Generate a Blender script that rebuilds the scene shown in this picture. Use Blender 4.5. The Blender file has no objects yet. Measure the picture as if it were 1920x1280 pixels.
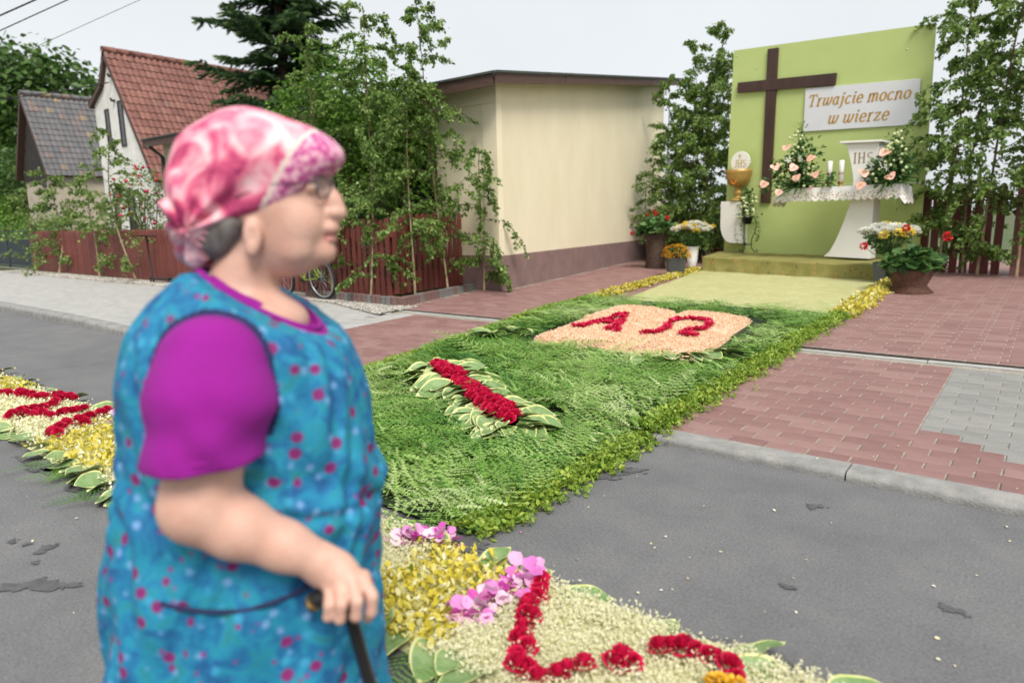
import bpy, bmesh, math, random
import numpy as np
from math import radians as R, sin, cos, pi

# ------------------------------------------------------------------ camera, sky, sun, exposure
SC = bpy.context.scene
COL = SC.collection
rng = np.random.default_rng(7)
random.seed(7)

YAW, PITCH, ROLL, EYE = R(38.5), math.atan((640 - 412) / 1280), R(1.2), 1.27
_fh = np.array([-sin(YAW), cos(YAW), 0.0]); _rh = np.array([cos(YAW), sin(YAW), 0.0]); _uz = np.array([0, 0, 1.0])
_fw = _fh * cos(PITCH) - _uz * sin(PITCH); _up = _uz * cos(PITCH) + _fh * sin(PITCH)
_rt = _rh * cos(ROLL) - _up * sin(ROLL); _up = _rh * sin(ROLL) + _up * cos(ROLL)
cd = bpy.data.cameras.new('camera'); cam = bpy.data.objects.new('camera', cd); COL.objects.link(cam)
from mathutils import Matrix, Vector
cam.matrix_world = Matrix(((_rt[0], _up[0], -_fw[0], 0), (_rt[1], _up[1], -_fw[1], 0), (_rt[2], _up[2], -_fw[2], EYE), (0, 0, 0, 1)))
cd.sensor_width = 36; cd.lens = 24; cd.clip_start = 0.05; cd.clip_end = 4000
cd.dof.use_dof = True; cd.dof.focus_distance = 4.2; cd.dof.aperture_fstop = 1.8
SC.camera = cam

SUN_EL, SUN_AZ = R(52), R(128)          # azimuth measured from +Y towards +X
W = bpy.data.worlds.new('World'); SC.world = W; W.use_nodes = True
nt = W.node_tree; nt.nodes.clear()
sky = nt.nodes.new('ShaderNodeTexSky'); sky.sky_type = 'NISHITA'; sky.sun_disc = False
sky.sun_elevation = SUN_EL; sky.sun_rotation = SUN_AZ; sky.dust_density = 4; sky.air_density = 1; sky.ozone_density = 1
hs = nt.nodes.new('ShaderNodeHueSaturation'); hs.inputs['Saturation'].default_value = 0.2
mx = nt.nodes.new('ShaderNodeMix'); mx.data_type = 'RGBA'; mx.inputs[0].default_value = 0.82
mx.inputs[7].default_value = (4.4, 4.6, 4.75, 1)     # even cloud deck
bg = nt.nodes.new('ShaderNodeBackground'); bg.inputs[1].default_value = 0.12
wo = nt.nodes.new('ShaderNodeOutputWorld')
L = nt.links.new
cl_n = nt.nodes.new('ShaderNodeTexNoise'); cl_n.inputs['Scale'].default_value = 2.2; cl_n.inputs['Detail'].default_value = 5      # faint cloud tone all over
cl_c = nt.nodes.new('ShaderNodeTexCoord'); cl_r = nt.nodes.new('ShaderNodeMapRange'); cl_r.inputs[1].default_value = .3; cl_r.inputs[2].default_value = .7; cl_r.inputs[3].default_value = .93; cl_r.inputs[4].default_value = 1.05
cl_m = nt.nodes.new('ShaderNodeVectorMath'); cl_m.operation = 'SCALE'; cl_m.inputs[0].default_value = (4.4, 4.6, 4.75)
L(cl_c.outputs['Generated'], cl_n.inputs['Vector']); L(cl_n.outputs[0], cl_r.inputs[0]); L(cl_r.outputs[0], cl_m.inputs['Scale']); L(cl_m.outputs[0], mx.inputs[7])
L(sky.outputs[0], hs.inputs['Color']); L(hs.outputs[0], mx.inputs[6]); L(mx.outputs[2], bg.inputs[0]); L(bg.outputs[0], wo.inputs[0])

sl = bpy.data.lights.new('sun', 'SUN'); so = bpy.data.objects.new('sun', sl); COL.objects.link(so)
sl.energy = 2.3; sl.angle = R(24); sl.color = (1, 0.94, 0.86)
_sd = Vector((sin(SUN_AZ) * cos(SUN_EL), cos(SUN_AZ) * cos(SUN_EL), sin(SUN_EL)))
so.rotation_euler = _sd.to_track_quat('Z', 'Y').to_euler()
vs = SC.view_settings; vs.view_transform = 'Standard'; vs.look = 'None'; vs.exposure = 0.74; vs.gamma = 1; vs.use_curve_mapping = False

# ------------------------------------------------------------------ helpers
def link(o, parent=None):
    COL.objects.link(o)
    if parent is not None: o.parent = parent
    return o
def tag(o, label=None, cat=None, group=None, kind=None):
    if label: o['label'] = label
    if cat: o['category'] = cat
    if group: o['group'] = group
    if kind: o['kind'] = kind
    return o
def empty(name, loc=(0, 0, 0), rz=0.0, label=None, cat=None, group=None):
    o = bpy.data.objects.new(name, None); o.empty_display_size = 0.1
    o.location = loc; o.rotation_euler = (0, 0, rz); link(o); tag(o, label, cat, group); return o
def ob(name, mesh, parent=None, loc=(0, 0, 0), rot=(0, 0, 0), scale=None, kind=None):
    o = bpy.data.objects.new(name, mesh); o.location = loc; o.rotation_euler = rot
    if scale is not None: o.scale = scale
    link(o, parent)
    if kind: o['kind'] = kind
    return o
def mesh_np(name, V, Fs, mats, mi=None, rnd=None, smooth=False):
    """V (n,3); Fs list of int arrays (m,k); mi list of material index per array; rnd list of per-face floats"""
    me = bpy.data.meshes.new(name)
    V = np.asarray(V, np.float32); Fs = [np.asarray(f, np.int32) for f in Fs if len(f)]
    nl = sum(f.size for f in Fs); npg = sum(len(f) for f in Fs)
    me.vertices.add(len(V)); me.vertices.foreach_set('co', V.ravel())
    me.loops.add(nl); me.loops.foreach_set('vertex_index', np.concatenate([f.ravel() for f in Fs]))
    me.polygons.add(npg)
    tot = np.concatenate([np.full(len(f), f.shape[1], np.int32) for f in Fs])
    st = np.concatenate([[0], np.cumsum(tot)[:-1]]).astype(np.int32)
    me.polygons.foreach_set('loop_start', st); me.polygons.foreach_set('loop_total', tot)
    if mi is not None:
        me.polygons.foreach_set('material_index', np.concatenate([np.broadcast_to(np.asarray(m, np.int32), (len(f),)) for f, m in zip(Fs, mi)]))
    me.polygons.foreach_set('use_smooth', np.full(npg, bool(smooth)))
    me.update(calc_edges=True)
    if rnd is not None:
        at = me.attributes.new('rnd', 'FLOAT', 'FACE')
        at.data.foreach_set('value', np.concatenate([np.asarray(r, np.float32).ravel() for r in rnd]))
    for m in (mats if isinstance(mats, (list, tuple)) else [mats]): me.materials.append(m)
    return me
class G:
    """collects faces of any kind into one mesh"""
    def __init__(s): s.v = []; s.f = []; s.m = []; s.r = []; s.sm = []
    def add(s, V, F, m=0, r=None, sm=False):
        b = len(s.v); s.v += [tuple(map(float, p)) for p in V]; rr = random.random() if r is None else r
        for f in F: s.f.append([b + i for i in f]); s.m.append(m); s.r.append(rr); s.sm.append(sm)
        return s
    def box(s, x0, x1, y0, y1, z0, z1, m=0, r=None):
        V = [(x, y, z) for z in (z0, z1) for y in (y0, y1) for x in (x0, x1)]
        return s.add(V, [(0, 2, 3, 1), (4, 5, 7, 6), (0, 1, 5, 4), (2, 6, 7, 3), (0, 4, 6, 2), (1, 3, 7, 5)], m, r)
    def prism(s, poly, z0, z1, m=0, r=None):
        n = len(poly); zz0 = z0 if hasattr(z0, '__len__') else [z0] * n; zz1 = z1 if hasattr(z1, '__len__') else [z1] * n
        V = [(p[0], p[1], zz0[i]) for i, p in enumerate(poly)] + [(p[0], p[1], zz1[i]) for i, p in enumerate(poly)]
        F = [list(range(n))[::-1], list(range(n, 2 * n))] + [(i, (i + 1) % n, n + (i + 1) % n, n + i) for i in range(n)]
        return s.add(V, F, m, r)
    def tube(s, pts, rad, seg=8, m=0, cap=True, r=None):
        pts = [Vector(p) for p in pts]; n = len(pts); rad = rad if hasattr(rad, '__len__') else [rad] * n
        V = []; F = []; ref = Vector((0, 0, 1))
        for i, p in enumerate(pts):
            d = (pts[min(i + 1, n - 1)] - pts[max(i - 1, 0)]).normalized()
            rf = ref if abs(d.dot(ref)) < 0.95 else Vector((1, 0, 0))
            a = d.cross(rf).normalized(); b = d.cross(a)
            for k in range(seg):
                t = 2 * pi * k / seg; V.append(p + (a * cos(t) + b * sin(t)) * rad[i])
        for i in range(n - 1):
            for k in range(seg):
                k2 = (k + 1) % seg; F.append((i * seg + k, i * seg + k2, (i + 1) * seg + k2, (i + 1) * seg + k))
        if cap: F.append(list(range(seg))); F.append(list(range((n - 1) * seg, n * seg))[::-1])
        return s.add(V, F, m, r, True)
    def lathe(s, prof, seg=24, c=(0, 0, 0), m=0, wob=None):
        V = []; F = []; n = len(prof)
        for i, (rr, z) in enumerate(prof):
            for k in range(seg):
                t = 2 * pi * k / seg; q = rr + (wob(t, z) if wob else 0); V.append((c[0] + q * cos(t), c[1] + q * sin(t), c[2] + z))
        for i in range(n - 1):
            for k in range(seg):
                k2 = (k + 1) % seg; F.append((i * seg + k, i * seg + k2, (i + 1) * seg + k2, (i + 1) * seg + k))
        F.append(list(range(seg))[::-1]); F.append(list(range((n - 1) * seg, n * seg)))
        return s.add(V, F, m, None, True)
    def mesh(s, name, mats, bevel=0, smooth=None):
        me = bpy.data.meshes.new(name); me.from_pydata(s.v, [], s.f)
        me.polygons.foreach_set('material_index', s.m)
        me.polygons.foreach_set('use_smooth', s.sm if smooth is None else [smooth] * len(s.f))
        at = me.attributes.new('rnd', 'FLOAT', 'FACE'); at.data.foreach_set('value', s.r)
        for m in (mats if isinstance(mats, (list, tuple)) else [mats]): me.materials.append(m)
        if bevel:
            bm = bmesh.new(); bm.from_mesh(me)
            bmesh.ops.bevel(bm, geom=[e for e in bm.edges if len(e.link_faces) == 2 and e.calc_face_angle(0) > 0.5], offset=bevel, segments=2, affect='EDGES', profile=0.5)
            bm.to_mesh(me); bm.free()
        me.update(); return me
    def obj(s, name, mats, parent=None, bevel=0, smooth=None, kind=None, **k):
        return ob(name, s.mesh(name, mats, bevel, smooth), parent, kind=kind, **k)
def scat(tv, tf, M, P):
    """n copies of a template (verts tv, faces tf); M (n,3,3) columns = axes, P (n,3)"""
    tv = np.asarray(tv, np.float32); tf = np.asarray(tf, np.int32); n = len(P)
    V = np.einsum('kj,nij->nki', tv, M) + np.asarray(P)[:, None, :]
    F = tf[None] + (np.arange(n) * len(tv))[:, None, None]
    return V.reshape(-1, 3), F.reshape(-1, tf.shape[1])
def frames(yaw, pitch, roll, size):
    """local x = leaf axis, local z = normal"""
    cy, sy, cp, sp, cr, sr = np.cos(yaw), np.sin(yaw), np.cos(pitch), np.sin(pitch), np.cos(roll), np.sin(roll)
    x = np.stack([cy * cp, sy * cp, sp], -1); y0 = np.stack([-sy, cy, 0 * cy], -1); z0 = np.cross(x, y0)
    y = y0 * cr[:, None] + z0 * sr[:, None]; z = np.cross(x, y)
    size = np.asarray(size)
    if size.ndim == 1: size = np.repeat(size[:, None], 3, 1)
    return np.stack([x * size[:, :1], y * size[:, 1:2], z * size[:, 2:3]], -1)
def rf(k, tf): return np.repeat(np.asarray(k, np.float32), tf)   # per-copy random -> per-face
def join_np(parts):
    V = []; F = []; b = 0
    for v, f in parts: V.append(v); F.append(f + b); b += len(v)
    return np.concatenate(V), np.concatenate(F)

# ------------------------------------------------------------------ materials
def mat(name, col, rough=0.7, col2=None, scale=6.0, detail=4, bump=0.0, bscale=40.0, rnd=None, spec=0.5, metal=0.0, transl=0.0, stops=None, hue=None, coord='Object', stretch=None):
    m = bpy.data.materials.new(name); m.use_nodes = True; t = m.node_tree; p = t.nodes['Principled BSDF']; l = t.links.new
    p.inputs['Roughness'].default_value = rough; p.inputs['Metallic'].default_value = metal; p.inputs['Specular IOR Level'].default_value = spec
    p.inputs['Base Color'].default_value = (*col, 1); src = None
    tc = t.nodes.new('ShaderNodeTexCoord'); co = tc.outputs[coord]
    if stretch:
        mp = t.nodes.new('ShaderNodeMapping'); mp.inputs['Scale'].default_value = stretch; l(co, mp.inputs[0]); co = mp.outputs[0]
    if col2 is not None:
        n = t.nodes.new('ShaderNodeTexNoise'); n.inputs['Scale'].default_value = scale; n.inputs['Detail'].default_value = detail; n.inputs['Roughness'].default_value = 0.62
        l(co, n.inputs['Vector'])
        r = t.nodes.new('ShaderNodeValToRGB'); r.color_ramp.elements[0].position = 0.35; r.color_ramp.elements[1].position = 0.65
        r.color_ramp.elements[0].color = (*col, 1); r.color_ramp.elements[1].color = (*col2, 1)
        l(n.outputs[0], r.inputs[0]); src = r.outputs[0]
    if rnd is not None or stops is not None:
        a = t.nodes.new('ShaderNodeAttribute'); a.attribute_name = 'rnd'
        r2 = t.nodes.new('ShaderNodeValToRGB'); e = r2.color_ramp.elements
        st = stops or [(0, col), (1, rnd)]
        e[0].position = st[0][0]; e[0].color = (*st[0][1], 1); e[1].position = st[-1][0]; e[1].color = (*st[-1][1], 1)
        for q, c in st[1:-1]: k = e.new(q); k.color = (*c, 1)
        l(a.outputs['Fac'], r2.inputs[0])
        if src is None: src = r2.outputs[0]
        else:
            mm = t.nodes.new('ShaderNodeMix'); mm.data_type = 'RGBA'; mm.inputs[0].default_value = 0.55
            l(src, mm.inputs[6]); l(r2.outputs[0], mm.inputs[7]); src = mm.outputs[2]
    if src is not None: l(src, p.inputs['Base Color'])
    if bump:
        n2 = t.nodes.new('ShaderNodeTexNoise'); n2.inputs['Scale'].default_value = bscale; n2.inputs['Detail'].default_value = 5; l(co, n2.inputs['Vector'])
        b = t.nodes.new('ShaderNodeBump'); b.inputs['Strength'].default_value = bump; b.inputs['Distance'].default_value = 0.02
        l(n2.outputs[0], b.inputs['Height']); l(b.outputs[0], p.inputs['Normal'])
    if transl:
        tr = t.nodes.new('ShaderNodeBsdfTranslucent'); mixs = t.nodes.new('ShaderNodeMixShader'); mixs.inputs[0].default_value = transl
        if src is not None: l(src, tr.inputs[0])
        else: tr.inputs[0].default_value = (*col, 1)
        l(p.outputs[0], mixs.inputs[1]); l(tr.outputs[0], mixs.inputs[2]); l(mixs.outputs[0], t.nodes['Material Output'].inputs[0])
    return m
def gnodes(m): return m.node_tree, m.node_tree.nodes['Principled BSDF'], m.node_tree.links.new

# ------------------------------------------------------------------ lie of the land
def ktop(x):                       # kerb top: full height to the left, dropped at the drive
    t = min(max((x + 11.0) / 5.0, 0), 1); t = t * t * (3 - 2 * t); return 0.115 + (0.045 - 0.115) * t
def walk_z(x, y):
    k = ktop(x); return k + (y - 3.57) / 2.5 * ((0.14 if x < -6.6 else 0.12) - k)
def drive_z(y): return 0.145 + min(max((y - 6.12) / 6.4, 0), 1.3) * 0.065
KY0, KY1, WY1 = 3.42, 3.57, 6.04
# ------------------------------------------------------------------ ground, road, kerb, pavement, drive
M_ground = mat('ground_earth', (0.05, 0.075, 0.025), 0.9, (0.09, 0.1, 0.04), 1.2, 6, 0.6, 18)
g = G(); g.box(-900, 900, -900, 1500, -0.5, -0.06); tag(g.obj('ground', M_ground), kind='structure')
g = G(); g.prism([(-60, 6.6), (-7.45, 6.6), (-7.75, 8.6), (-9, 17.3), (-9, 60), (-60, 60)], -.05, .17); g.prism([(-8.99, 17.4), (40, 17.4), (40, 60), (-8.99, 60)], -.05, .17)
tag(g.obj('garden_ground', mat('garden_grass', (0.045, 0.085, 0.02), 0.9, (0.09, 0.11, 0.04), 3, 6, 0.8, 40)), kind='structure')

def asphalt():
    m = mat('asphalt', (0.12, 0.122, 0.125), 0.8); t, p, l = gnodes(m)
    tc = t.nodes.new('ShaderNodeTexCoord')
    def noise(s, d, r=0.6):
        n = t.nodes.new('ShaderNodeTexNoise'); n.inputs['Scale'].default_value = s; n.inputs['Detail'].default_value = d; n.inputs['Roughness'].default_value = r
        l(tc.outputs['Object'], n.inputs['Vector']); return n.outputs[0]
    def ramp(src, a, b, ca, cb):
        r = t.nodes.new('ShaderNodeValToRGB'); e = r.color_ramp.elements; e[0].position = a; e[1].position = b; e[0].color = (*ca, 1); e[1].color = (*cb, 1); l(src, r.inputs[0]); return r.outputs[0]
    big = ramp(noise(0.55, 5), 0.3, 0.72, (0.13, 0.132, 0.137), (0.172, 0.172, 0.175))
    fine = ramp(noise(95, 4, 0.85), 0.34, 0.68, (0.6, 0.6, 0.6), (1.34, 1.34, 1.34))
    mm = t.nodes.new('ShaderNodeMix'); mm.data_type = 'RGBA'; mm.blend_type = 'MULTIPLY'; mm.inputs[0].default_value = 1; l(big, mm.inputs[6]); l(fine, mm.inputs[7])
    vo = t.nodes.new('ShaderNodeTexVoronoi'); vo.inputs['Scale'].default_value = 34; l(tc.outputs['Object'], vo.inputs['Vector'])
    sp = ramp(vo.outputs['Distance'], 0.05, 0.09, (1, 1, 1), (0, 0, 0))
    wn = ramp(vo.outputs['Color'], 0.55, 0.7, (0, 0, 0), (1, 1, 1))
    ml = t.nodes.new('ShaderNodeMath'); ml.operation = 'MULTIPLY'; l(sp, ml.inputs[0]); l(wn, ml.inputs[1])
    m2 = t.nodes.new('ShaderNodeMix'); m2.data_type = 'RGBA'; l(ml.outputs[0], m2.inputs[0]); l(mm.outputs[2], m2.inputs[6]); m2.inputs[7].default_value = (0.32, 0.31, 0.29, 1)
    mid = ramp(noise(2.6, 6, 0.7), 0.35, 0.7, (0.85, 0.85, 0.86), (1.12, 1.11, 1.1))
    m3 = t.nodes.new('ShaderNodeMix'); m3.data_type = 'RGBA'; m3.blend_type = 'MULTIPLY'; m3.inputs[0].default_value = 1; l(m2.outputs[2], m3.inputs[6]); l(mid, m3.inputs[7])
    l(m3.outputs[2], p.inputs['Base Color'])
    b = t.nodes.new('ShaderNodeBump'); b.inputs['Strength'].default_value = 0.55; b.inputs['Distance'].default_value = 0.006; l(noise(140, 4, 0.7), b.inputs['Height']); l(b.outputs[0], p.inputs['Normal'])
    return m
M_asph = asphalt()
g = G(); g.box(-70, 45, -7, KY0 + 0.02, -0.055, 0.0); road = g.obj('road', M_asph); tag(road, kind='structure')
M_wet = mat('damp_stain', (0.07, 0.071, 0.075), 0.7, (0.1, 0.101, 0.104), 30, 3, 0.3, 120)
def blob(cx, cy, rx, ry, rot, z, seed, n=44, jag=0.62):
    q = random.Random(seed); P = []; ph = [q.uniform(0, 6.28) for _ in range(4)]
    for k in range(n):
        t = 2 * pi * k / n; r = 1 + jag * (sin(2 * t + ph[0]) * 0.5 + sin(3 * t + ph[1]) * 0.4 + sin(7 * t + ph[2]) * 0.3 + sin(11 * t + ph[3]) * 0.25)
        x, y = rx * r * cos(t), ry * r * sin(t); P.append((cx + x * cos(rot) - y * sin(rot), cy + x * sin(rot) + y * cos(rot), z))
    return P
stains = [(-1.66, 2.84, .15, .035, 1.1), (-1.60, 2.95, .07, .035, .5), (-.73, 3.03, .03, .03, 0), (-2.80, .69, .11, .045, .7), (-2.71, .76, .05, .03, .6), (-3.09, .83, .035, .03, 0), (-3.2, .8, .018, .014, 0), (-3.28, .77, .02, .016, 0), (-.62, 2.28, .022, .018, 0), (-.16, 2.45, .03, .025, .5)]
for k in range(12):                                  # damp fringe beside the flower strip
    x = -8 + k * 0.66 + random.uniform(-.08, .08); s = random.choice((1.80, 1.82, 1.22, 1.19)); stains.append((x, s + random.uniform(-.02, .02), random.uniform(.06, .2), random.uniform(.02, .06), random.uniform(-.3, .3)))
stains += [(-.62, 1.84, .12, .03, .1), (-1.25, 1.84, .1, .03, 0), (-3.72, 1.2, .22, .05, 0), (-4.25, 1.16, .18, .05, .1), (-1.72, 1.86, .1, .05, .2), (-6.4, 2.55, .2, .012, -.5), (-5.6, 2.5, .28, .01, .2), (-5.0, 2.35, .22, .018, .1)]
for s in stains[:10]:
    for k in range(1): stains.append((s[0] + random.gauss(0, s[2] * 1.1), s[1] + random.gauss(0, s[3] * 1.3), s[2] * random.uniform(.12, .4), s[3] * random.uniform(.15, .5), s[4]))
for i, s in enumerate(stains):
    P = blob(*s, 0.0035 + 0.0002 * (i % 9), i); gg = G(); gg.add(P, [list(range(len(P)))]); gg.obj('damp_stain', M_wet, road)

M_kerb = mat('kerb_concrete', (0.2, 0.198, 0.19), 0.88, (0.3, 0.295, 0.28), 9, 6, 0.35, 90)
kerb = empty('kerb', (0, 0, 0)); tag(kerb, kind='structure')
for k in range(-34, 9):
    x0, x1 = k * 1.0 + .31, k * 1.0 + 1.302; gg = G(); V = []; F = []
    for x in (x0, x1):
        h = ktop(x); prof = [(KY0, -.1), (KY0, h * .35)]
        for a in range(0, 6): t = a / 5 * pi / 2; rr = min(.05, h * .62); prof.append((KY0 + rr - rr * cos(t), h - rr + rr * sin(t)))
        prof += [(KY1, h + .002), (KY1, -.1)]; V += [(x, y, z) for y, z in prof]
    n = len(V) // 2
    F = [(i, i + 1, n + i + 1, n + i) for i in range(n - 1)] + [list(range(n))[::-1], list(range(n, 2 * n))]
    F = [tuple(reversed(f)) for f in F]
    gg.add(V, F, sm=False); gg.obj('kerb_stone', M_kerb, kerb)

# paving: sand bed sheets with a block on every place of the bond
M_sand = mat('joint_sand', (0.36, 0.33, 0.27), 0.95, (0.22, 0.2, 0.17), 25, 4, 0.3, 150)
M_pav_r = mat('paver_red', (0.21, 0.11, 0.1), 0.6, (0.29, 0.168, 0.155), 5, 7, 0.4, 160, stops=[(0, (0.185, 0.09, 0.082)), (.6, (0.25, 0.135, 0.124)), (1, (0.3, 0.18, 0.166))])
M_pav_g = mat('paver_grey', (0.19, 0.19, 0.18), 0.66, (0.27, 0.265, 0.25), 6, 7, 0.4, 160, stops=[(0, (0.2, 0.2, 0.19)), (1, (0.28, 0.275, 0.26))])
M_pav_l = mat('paver_pale_grey', (0.33, 0.33, 0.315), 0.7, (0.42, 0.415, 0.4), 6, 7, 0.4, 160, stops=[(0, (0.33, 0.33, 0.315)), (1, (0.42, 0.415, 0.4))])
PX, PY, GAP = 0.206, 0.103, 0.0085; XB1, XB2 = -2.5 * 0.206, -30.5 * 0.206
def paver_template(lx, ly, h=0.03, c=0.006):
    a, b = lx / 2, ly / 2
    V = [(-a, -b, -h), (a, -b, -h), (a, b, -h), (-a, b, -h), (-a, -b, -c), (a, -b, -c), (a, b, -c), (-a, b, -c), (-a + c, -b + c, 0), (a - c, -b + c, 0), (a - c, b - c, 0), (-a + c, b - c, 0)]
    F = [(0, 1, 5, 4), (1, 2, 6, 5), (2, 3, 7, 6), (3, 0, 4, 7), (4, 5, 9, 8), (5, 6, 10, 9), (6, 7, 11, 10), (7, 4, 8, 11), (8, 9, 10, 11)]
    return np.array(V), np.array(F)
tv, tf = paver_template(PX - GAP, PY - GAP * .6)
paver_mesh = {}
for nm, mm in (('r', M_pav_r), ('g', M_pav_g), ('l', M_pav_l)):
    paver_mesh[nm] = []
    for k in range(7): paver_mesh[nm].append(mesh_np('paver', tv, [tf], mm, rnd=[np.full(len(tf), k / 6)]))
def zone(x, y):
    if x < XB2 - max(0, 4.36 - y): return 'l'
    return 'r' if x < XB1 + max(0, 4.36 - y) else 'g'
pavement = empty('pavement'); tag(pavement, kind='structure')
gg = G(); n = 60
xs = np.linspace(-36, 6, n); V = []
for x in xs: V += [(x, KY1, walk_z(x, KY1) - .007), (x, WY1 + .3 if x < -6.7 else WY1, walk_z(x, WY1) - .007)]
gg.add(V, [(2 * i, 2 * i + 2, 2 * i + 3, 2 * i + 1) for i in range(n - 1)]); gg.obj('sand_bed', M_sand, pavement)
near = []; halves = []; far = {'r': [], 'g': [], 'l': []}
rows = int((WY1 + .25 - KY1) / PY)
for j in range(rows):
    y = KY1 + .006 + (j + .5) * PY
    for i in range(-150, 26):
        x = (i + (.5 if j % 2 else 0)) * PX
        if x < -30 or x > 5: continue
        if y > WY1 - PY * .45 and x > -6.75 + (y - 5.6) * -.3: continue
        z = walk_z(x, y) + random.uniform(-.0015, .0015); k = zone(x, y)
        if y > 4.3 and (abs(x - XB1) < .02 or abs(x - XB2) < .02):     # half blocks make the straight colour joint
            halves.append((x - PX / 4, y, z, zone(x - .05, y))); halves.append((x + PX / 4, y, z, zone(x + .05, y))); continue
        if -4.3 < x < -2.0: far[k].append((x, y, z - .004)); continue
        if -1.95 < x < 1.2: near.append((x, y, z, k))
        else: far[k].append((x, y, z))
near.sort(key=lambda q: (q[0]) ** 2 + q[1] ** 2)
for (x, y, z, k) in near[:300]:
    sl_ = (walk_z(x, y + .05) - walk_z(x, y - .05)) / .1
    ob('paver', random.choice(paver_mesh[k]), pavement, (x, y, z), (sl_ + random.uniform(-.006, .006), random.uniform(-.006, .006), random.uniform(-.006, .006)))
for (x, y, z, k) in near[300:]: far[k].append((x, y, z))
tvh, tfh = paver_template(PX / 2 - GAP, PY - GAP * .6)
half_mesh = {nm: mesh_np('half_paver', tvh, [tfh], mm, rnd=[np.full(len(tfh), .5)]) for nm, mm in (('r', M_pav_r), ('g', M_pav_g), ('l', M_pav_l))}
for (x, y, z, k) in halves: ob('half_paver', half_mesh[k], pavement, (x, y, z), (.02, 0, 0))
def field(name, pts, mm, parent):
    P = np.array(pts); nn = len(P); M = frames(rng.normal(0, .005, nn), rng.normal(0, .004, nn), rng.normal(0.012, .005, nn), np.ones(nn))
    V, F = scat(tv, tf, M, P); return ob(name, mesh_np(name, V, [F], mm, rnd=[rf(rng.random(nn), len(tf))]), parent, kind='stuff')
field('red_paver_field', far['r'], M_pav_r, pavement); field('grey_paver_field', far['g'], M_pav_g, pavement); field('pale_paver_field', far['l'], M_pav_l, pavement)

drive = empty('driveway'); tag(drive, kind='structure')
gg = G(); V = []
ys = [6.12, 7.5, 9, 10.5, 12.5, 14.5, 17.4]
for y in ys: V += [(-8.6, y, drive_z(y) - .006), (6, y, drive_z(y) - .006)]
gg.add(V, [(2 * i, 2 * i + 1, 2 * i + 3, 2 * i + 2) for i in range(len(ys) - 1)]); gg.add([(-6.9, 6.118, -.02), (6, 6.118, -.02), (6, 6.118, .139), (-6.9, 6.118, .139)], [(0, 1, 2, 3)], 1)
gg.obj('sand_bed', [M_sand, mat('edge_dark_brown', (0.05, 0.04, 0.035), .95, (0.09, .075, .06), 30, 4)], drive)  # second material: dark brown front face of the driveway edge
def wall_x(y): return -6.90 - max(0, y - 6.14) * .2 if y < 8.36 else -6.84 - (y - 8.35) * .178
pts = []
for j in range(int((17.3 - 6.13) / PY)):
    y = 6.13 + (j + .5) * PY
    for i in range(-44, 28):
        x = (i + (.5 if j % 2 else .25)) * PX
        if x < wall_x(y) + .1: continue
        if -4.4 < x < -2.2 and y < 12.2: continue
        pts.append((x, y, drive_z(y) + random.uniform(-.0015, .0015)))
pts.sort(key=lambda q: q[0] ** 2 + q[1] ** 2)
vis = [q for q in pts if -1.7 < q[0] < 1.4 and q[1] < 10.5][:160]; vs_ = set(vis)
for (x, y, z) in vis: ob('paver', random.choice(paver_mesh['r']), drive, (x, y, z), (.01 + random.uniform(-.006, .006), random.uniform(-.006, .006), 0))
field('red_paver_field', [q for q in pts if q not in vs_], M_pav_r, drive)
edg = empty('path_edging'); tag(edg, kind='structure')
M_strip = mat('edging_concrete', (0.42, 0.415, 0.4), .85, (.33, .33, .31), 8, 6, .3, 90)
for k in range(13):
    x0 = -6.7 + k * 1.0; gg = G(); gg.box(x0, x0 + .993, WY1 + .004, WY1 + .066, -.02, .124 + random.uniform(-.002, .002)); gg.obj('edging_slab', M_strip, edg, bevel=.004)
# ------------------------------------------------------------------ yellow building
M_yel = mat('yellow_render', (0.79, 0.7, 0.51), .92, (.84, .76, .57), 1.6, 10, .7, 110, stretch=(1, 1, .45))
M_plinth = mat('mauve_plinth', (0.2, 0.125, 0.12), .85, (.245, .16, .152), 4, 7, .35, 90)
M_wood = mat('brown_fascia', (0.06, 0.03, 0.022), .6, (.1, .055, .04), 9, 5, .3, 60, stretch=(1, 1, 6))
M_felt = mat('roof_felt', (.045, .055, .05), .8, (.075, .085, .078), 4, 5, .3, 60)
M_dark = mat('dark_glass', (.012, .014, .016), .12, spec=.7)
M_white = mat('white_paint', (.78, .78, .76), .5, (.72, .72, .7), 7, 4)
yb = empty('yellow_building', (-6.84, 8.35, 0), label='low yellow rendered building with mauve plinth and dark flat roof beside the drive', cat='building')
def inv(p): return (p[0] + 6.84, p[1] - 8.35)
fp = [(-6.84, 8.35), (-8.42, 17.2), (-13, 17.2), (-13, 11.6), (-17.5, 11.6), (-17.5, 8.35)]
def roofz(y): return 3.36 + (y - 8.35) * .15
g = G(); g.prism([inv(p) for p in fp], .1, [roofz(p[1]) for p in fp]); g.obj('wall', M_yel, yb)
fp2 = [(-6.815, 8.325), (-8.40, 17.22), (-13.02, 17.22), (-13.02, 11.62), (-17.52, 11.62), (-17.52, 8.325)]
g = G(); g.prism([inv(p) for p in fp2], .05, .715); g.obj('plinth', M_plinth, yb, bevel=.006)
g = G(); g.box(-.28, .012, -.03, .1, .716, 3.02); g.box(-10.6, .012, -.03, .1, 3.022, 3.34); g.obj('corner_band', M_yel, yb, bevel=.004)
rp = [(-6.56, 7.98), (-8.14, 17.5), (-13.2, 17.5), (-13.2, 11.8), (-17.7, 11.8), (-17.7, 7.98)]
g = G(); g.prism([inv(p) for p in rp], [roofz(p[1]) - .01 for p in rp], [roofz(p[1]) + .06 for p in rp]); g.obj('roof_slab', M_felt, yb)
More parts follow.
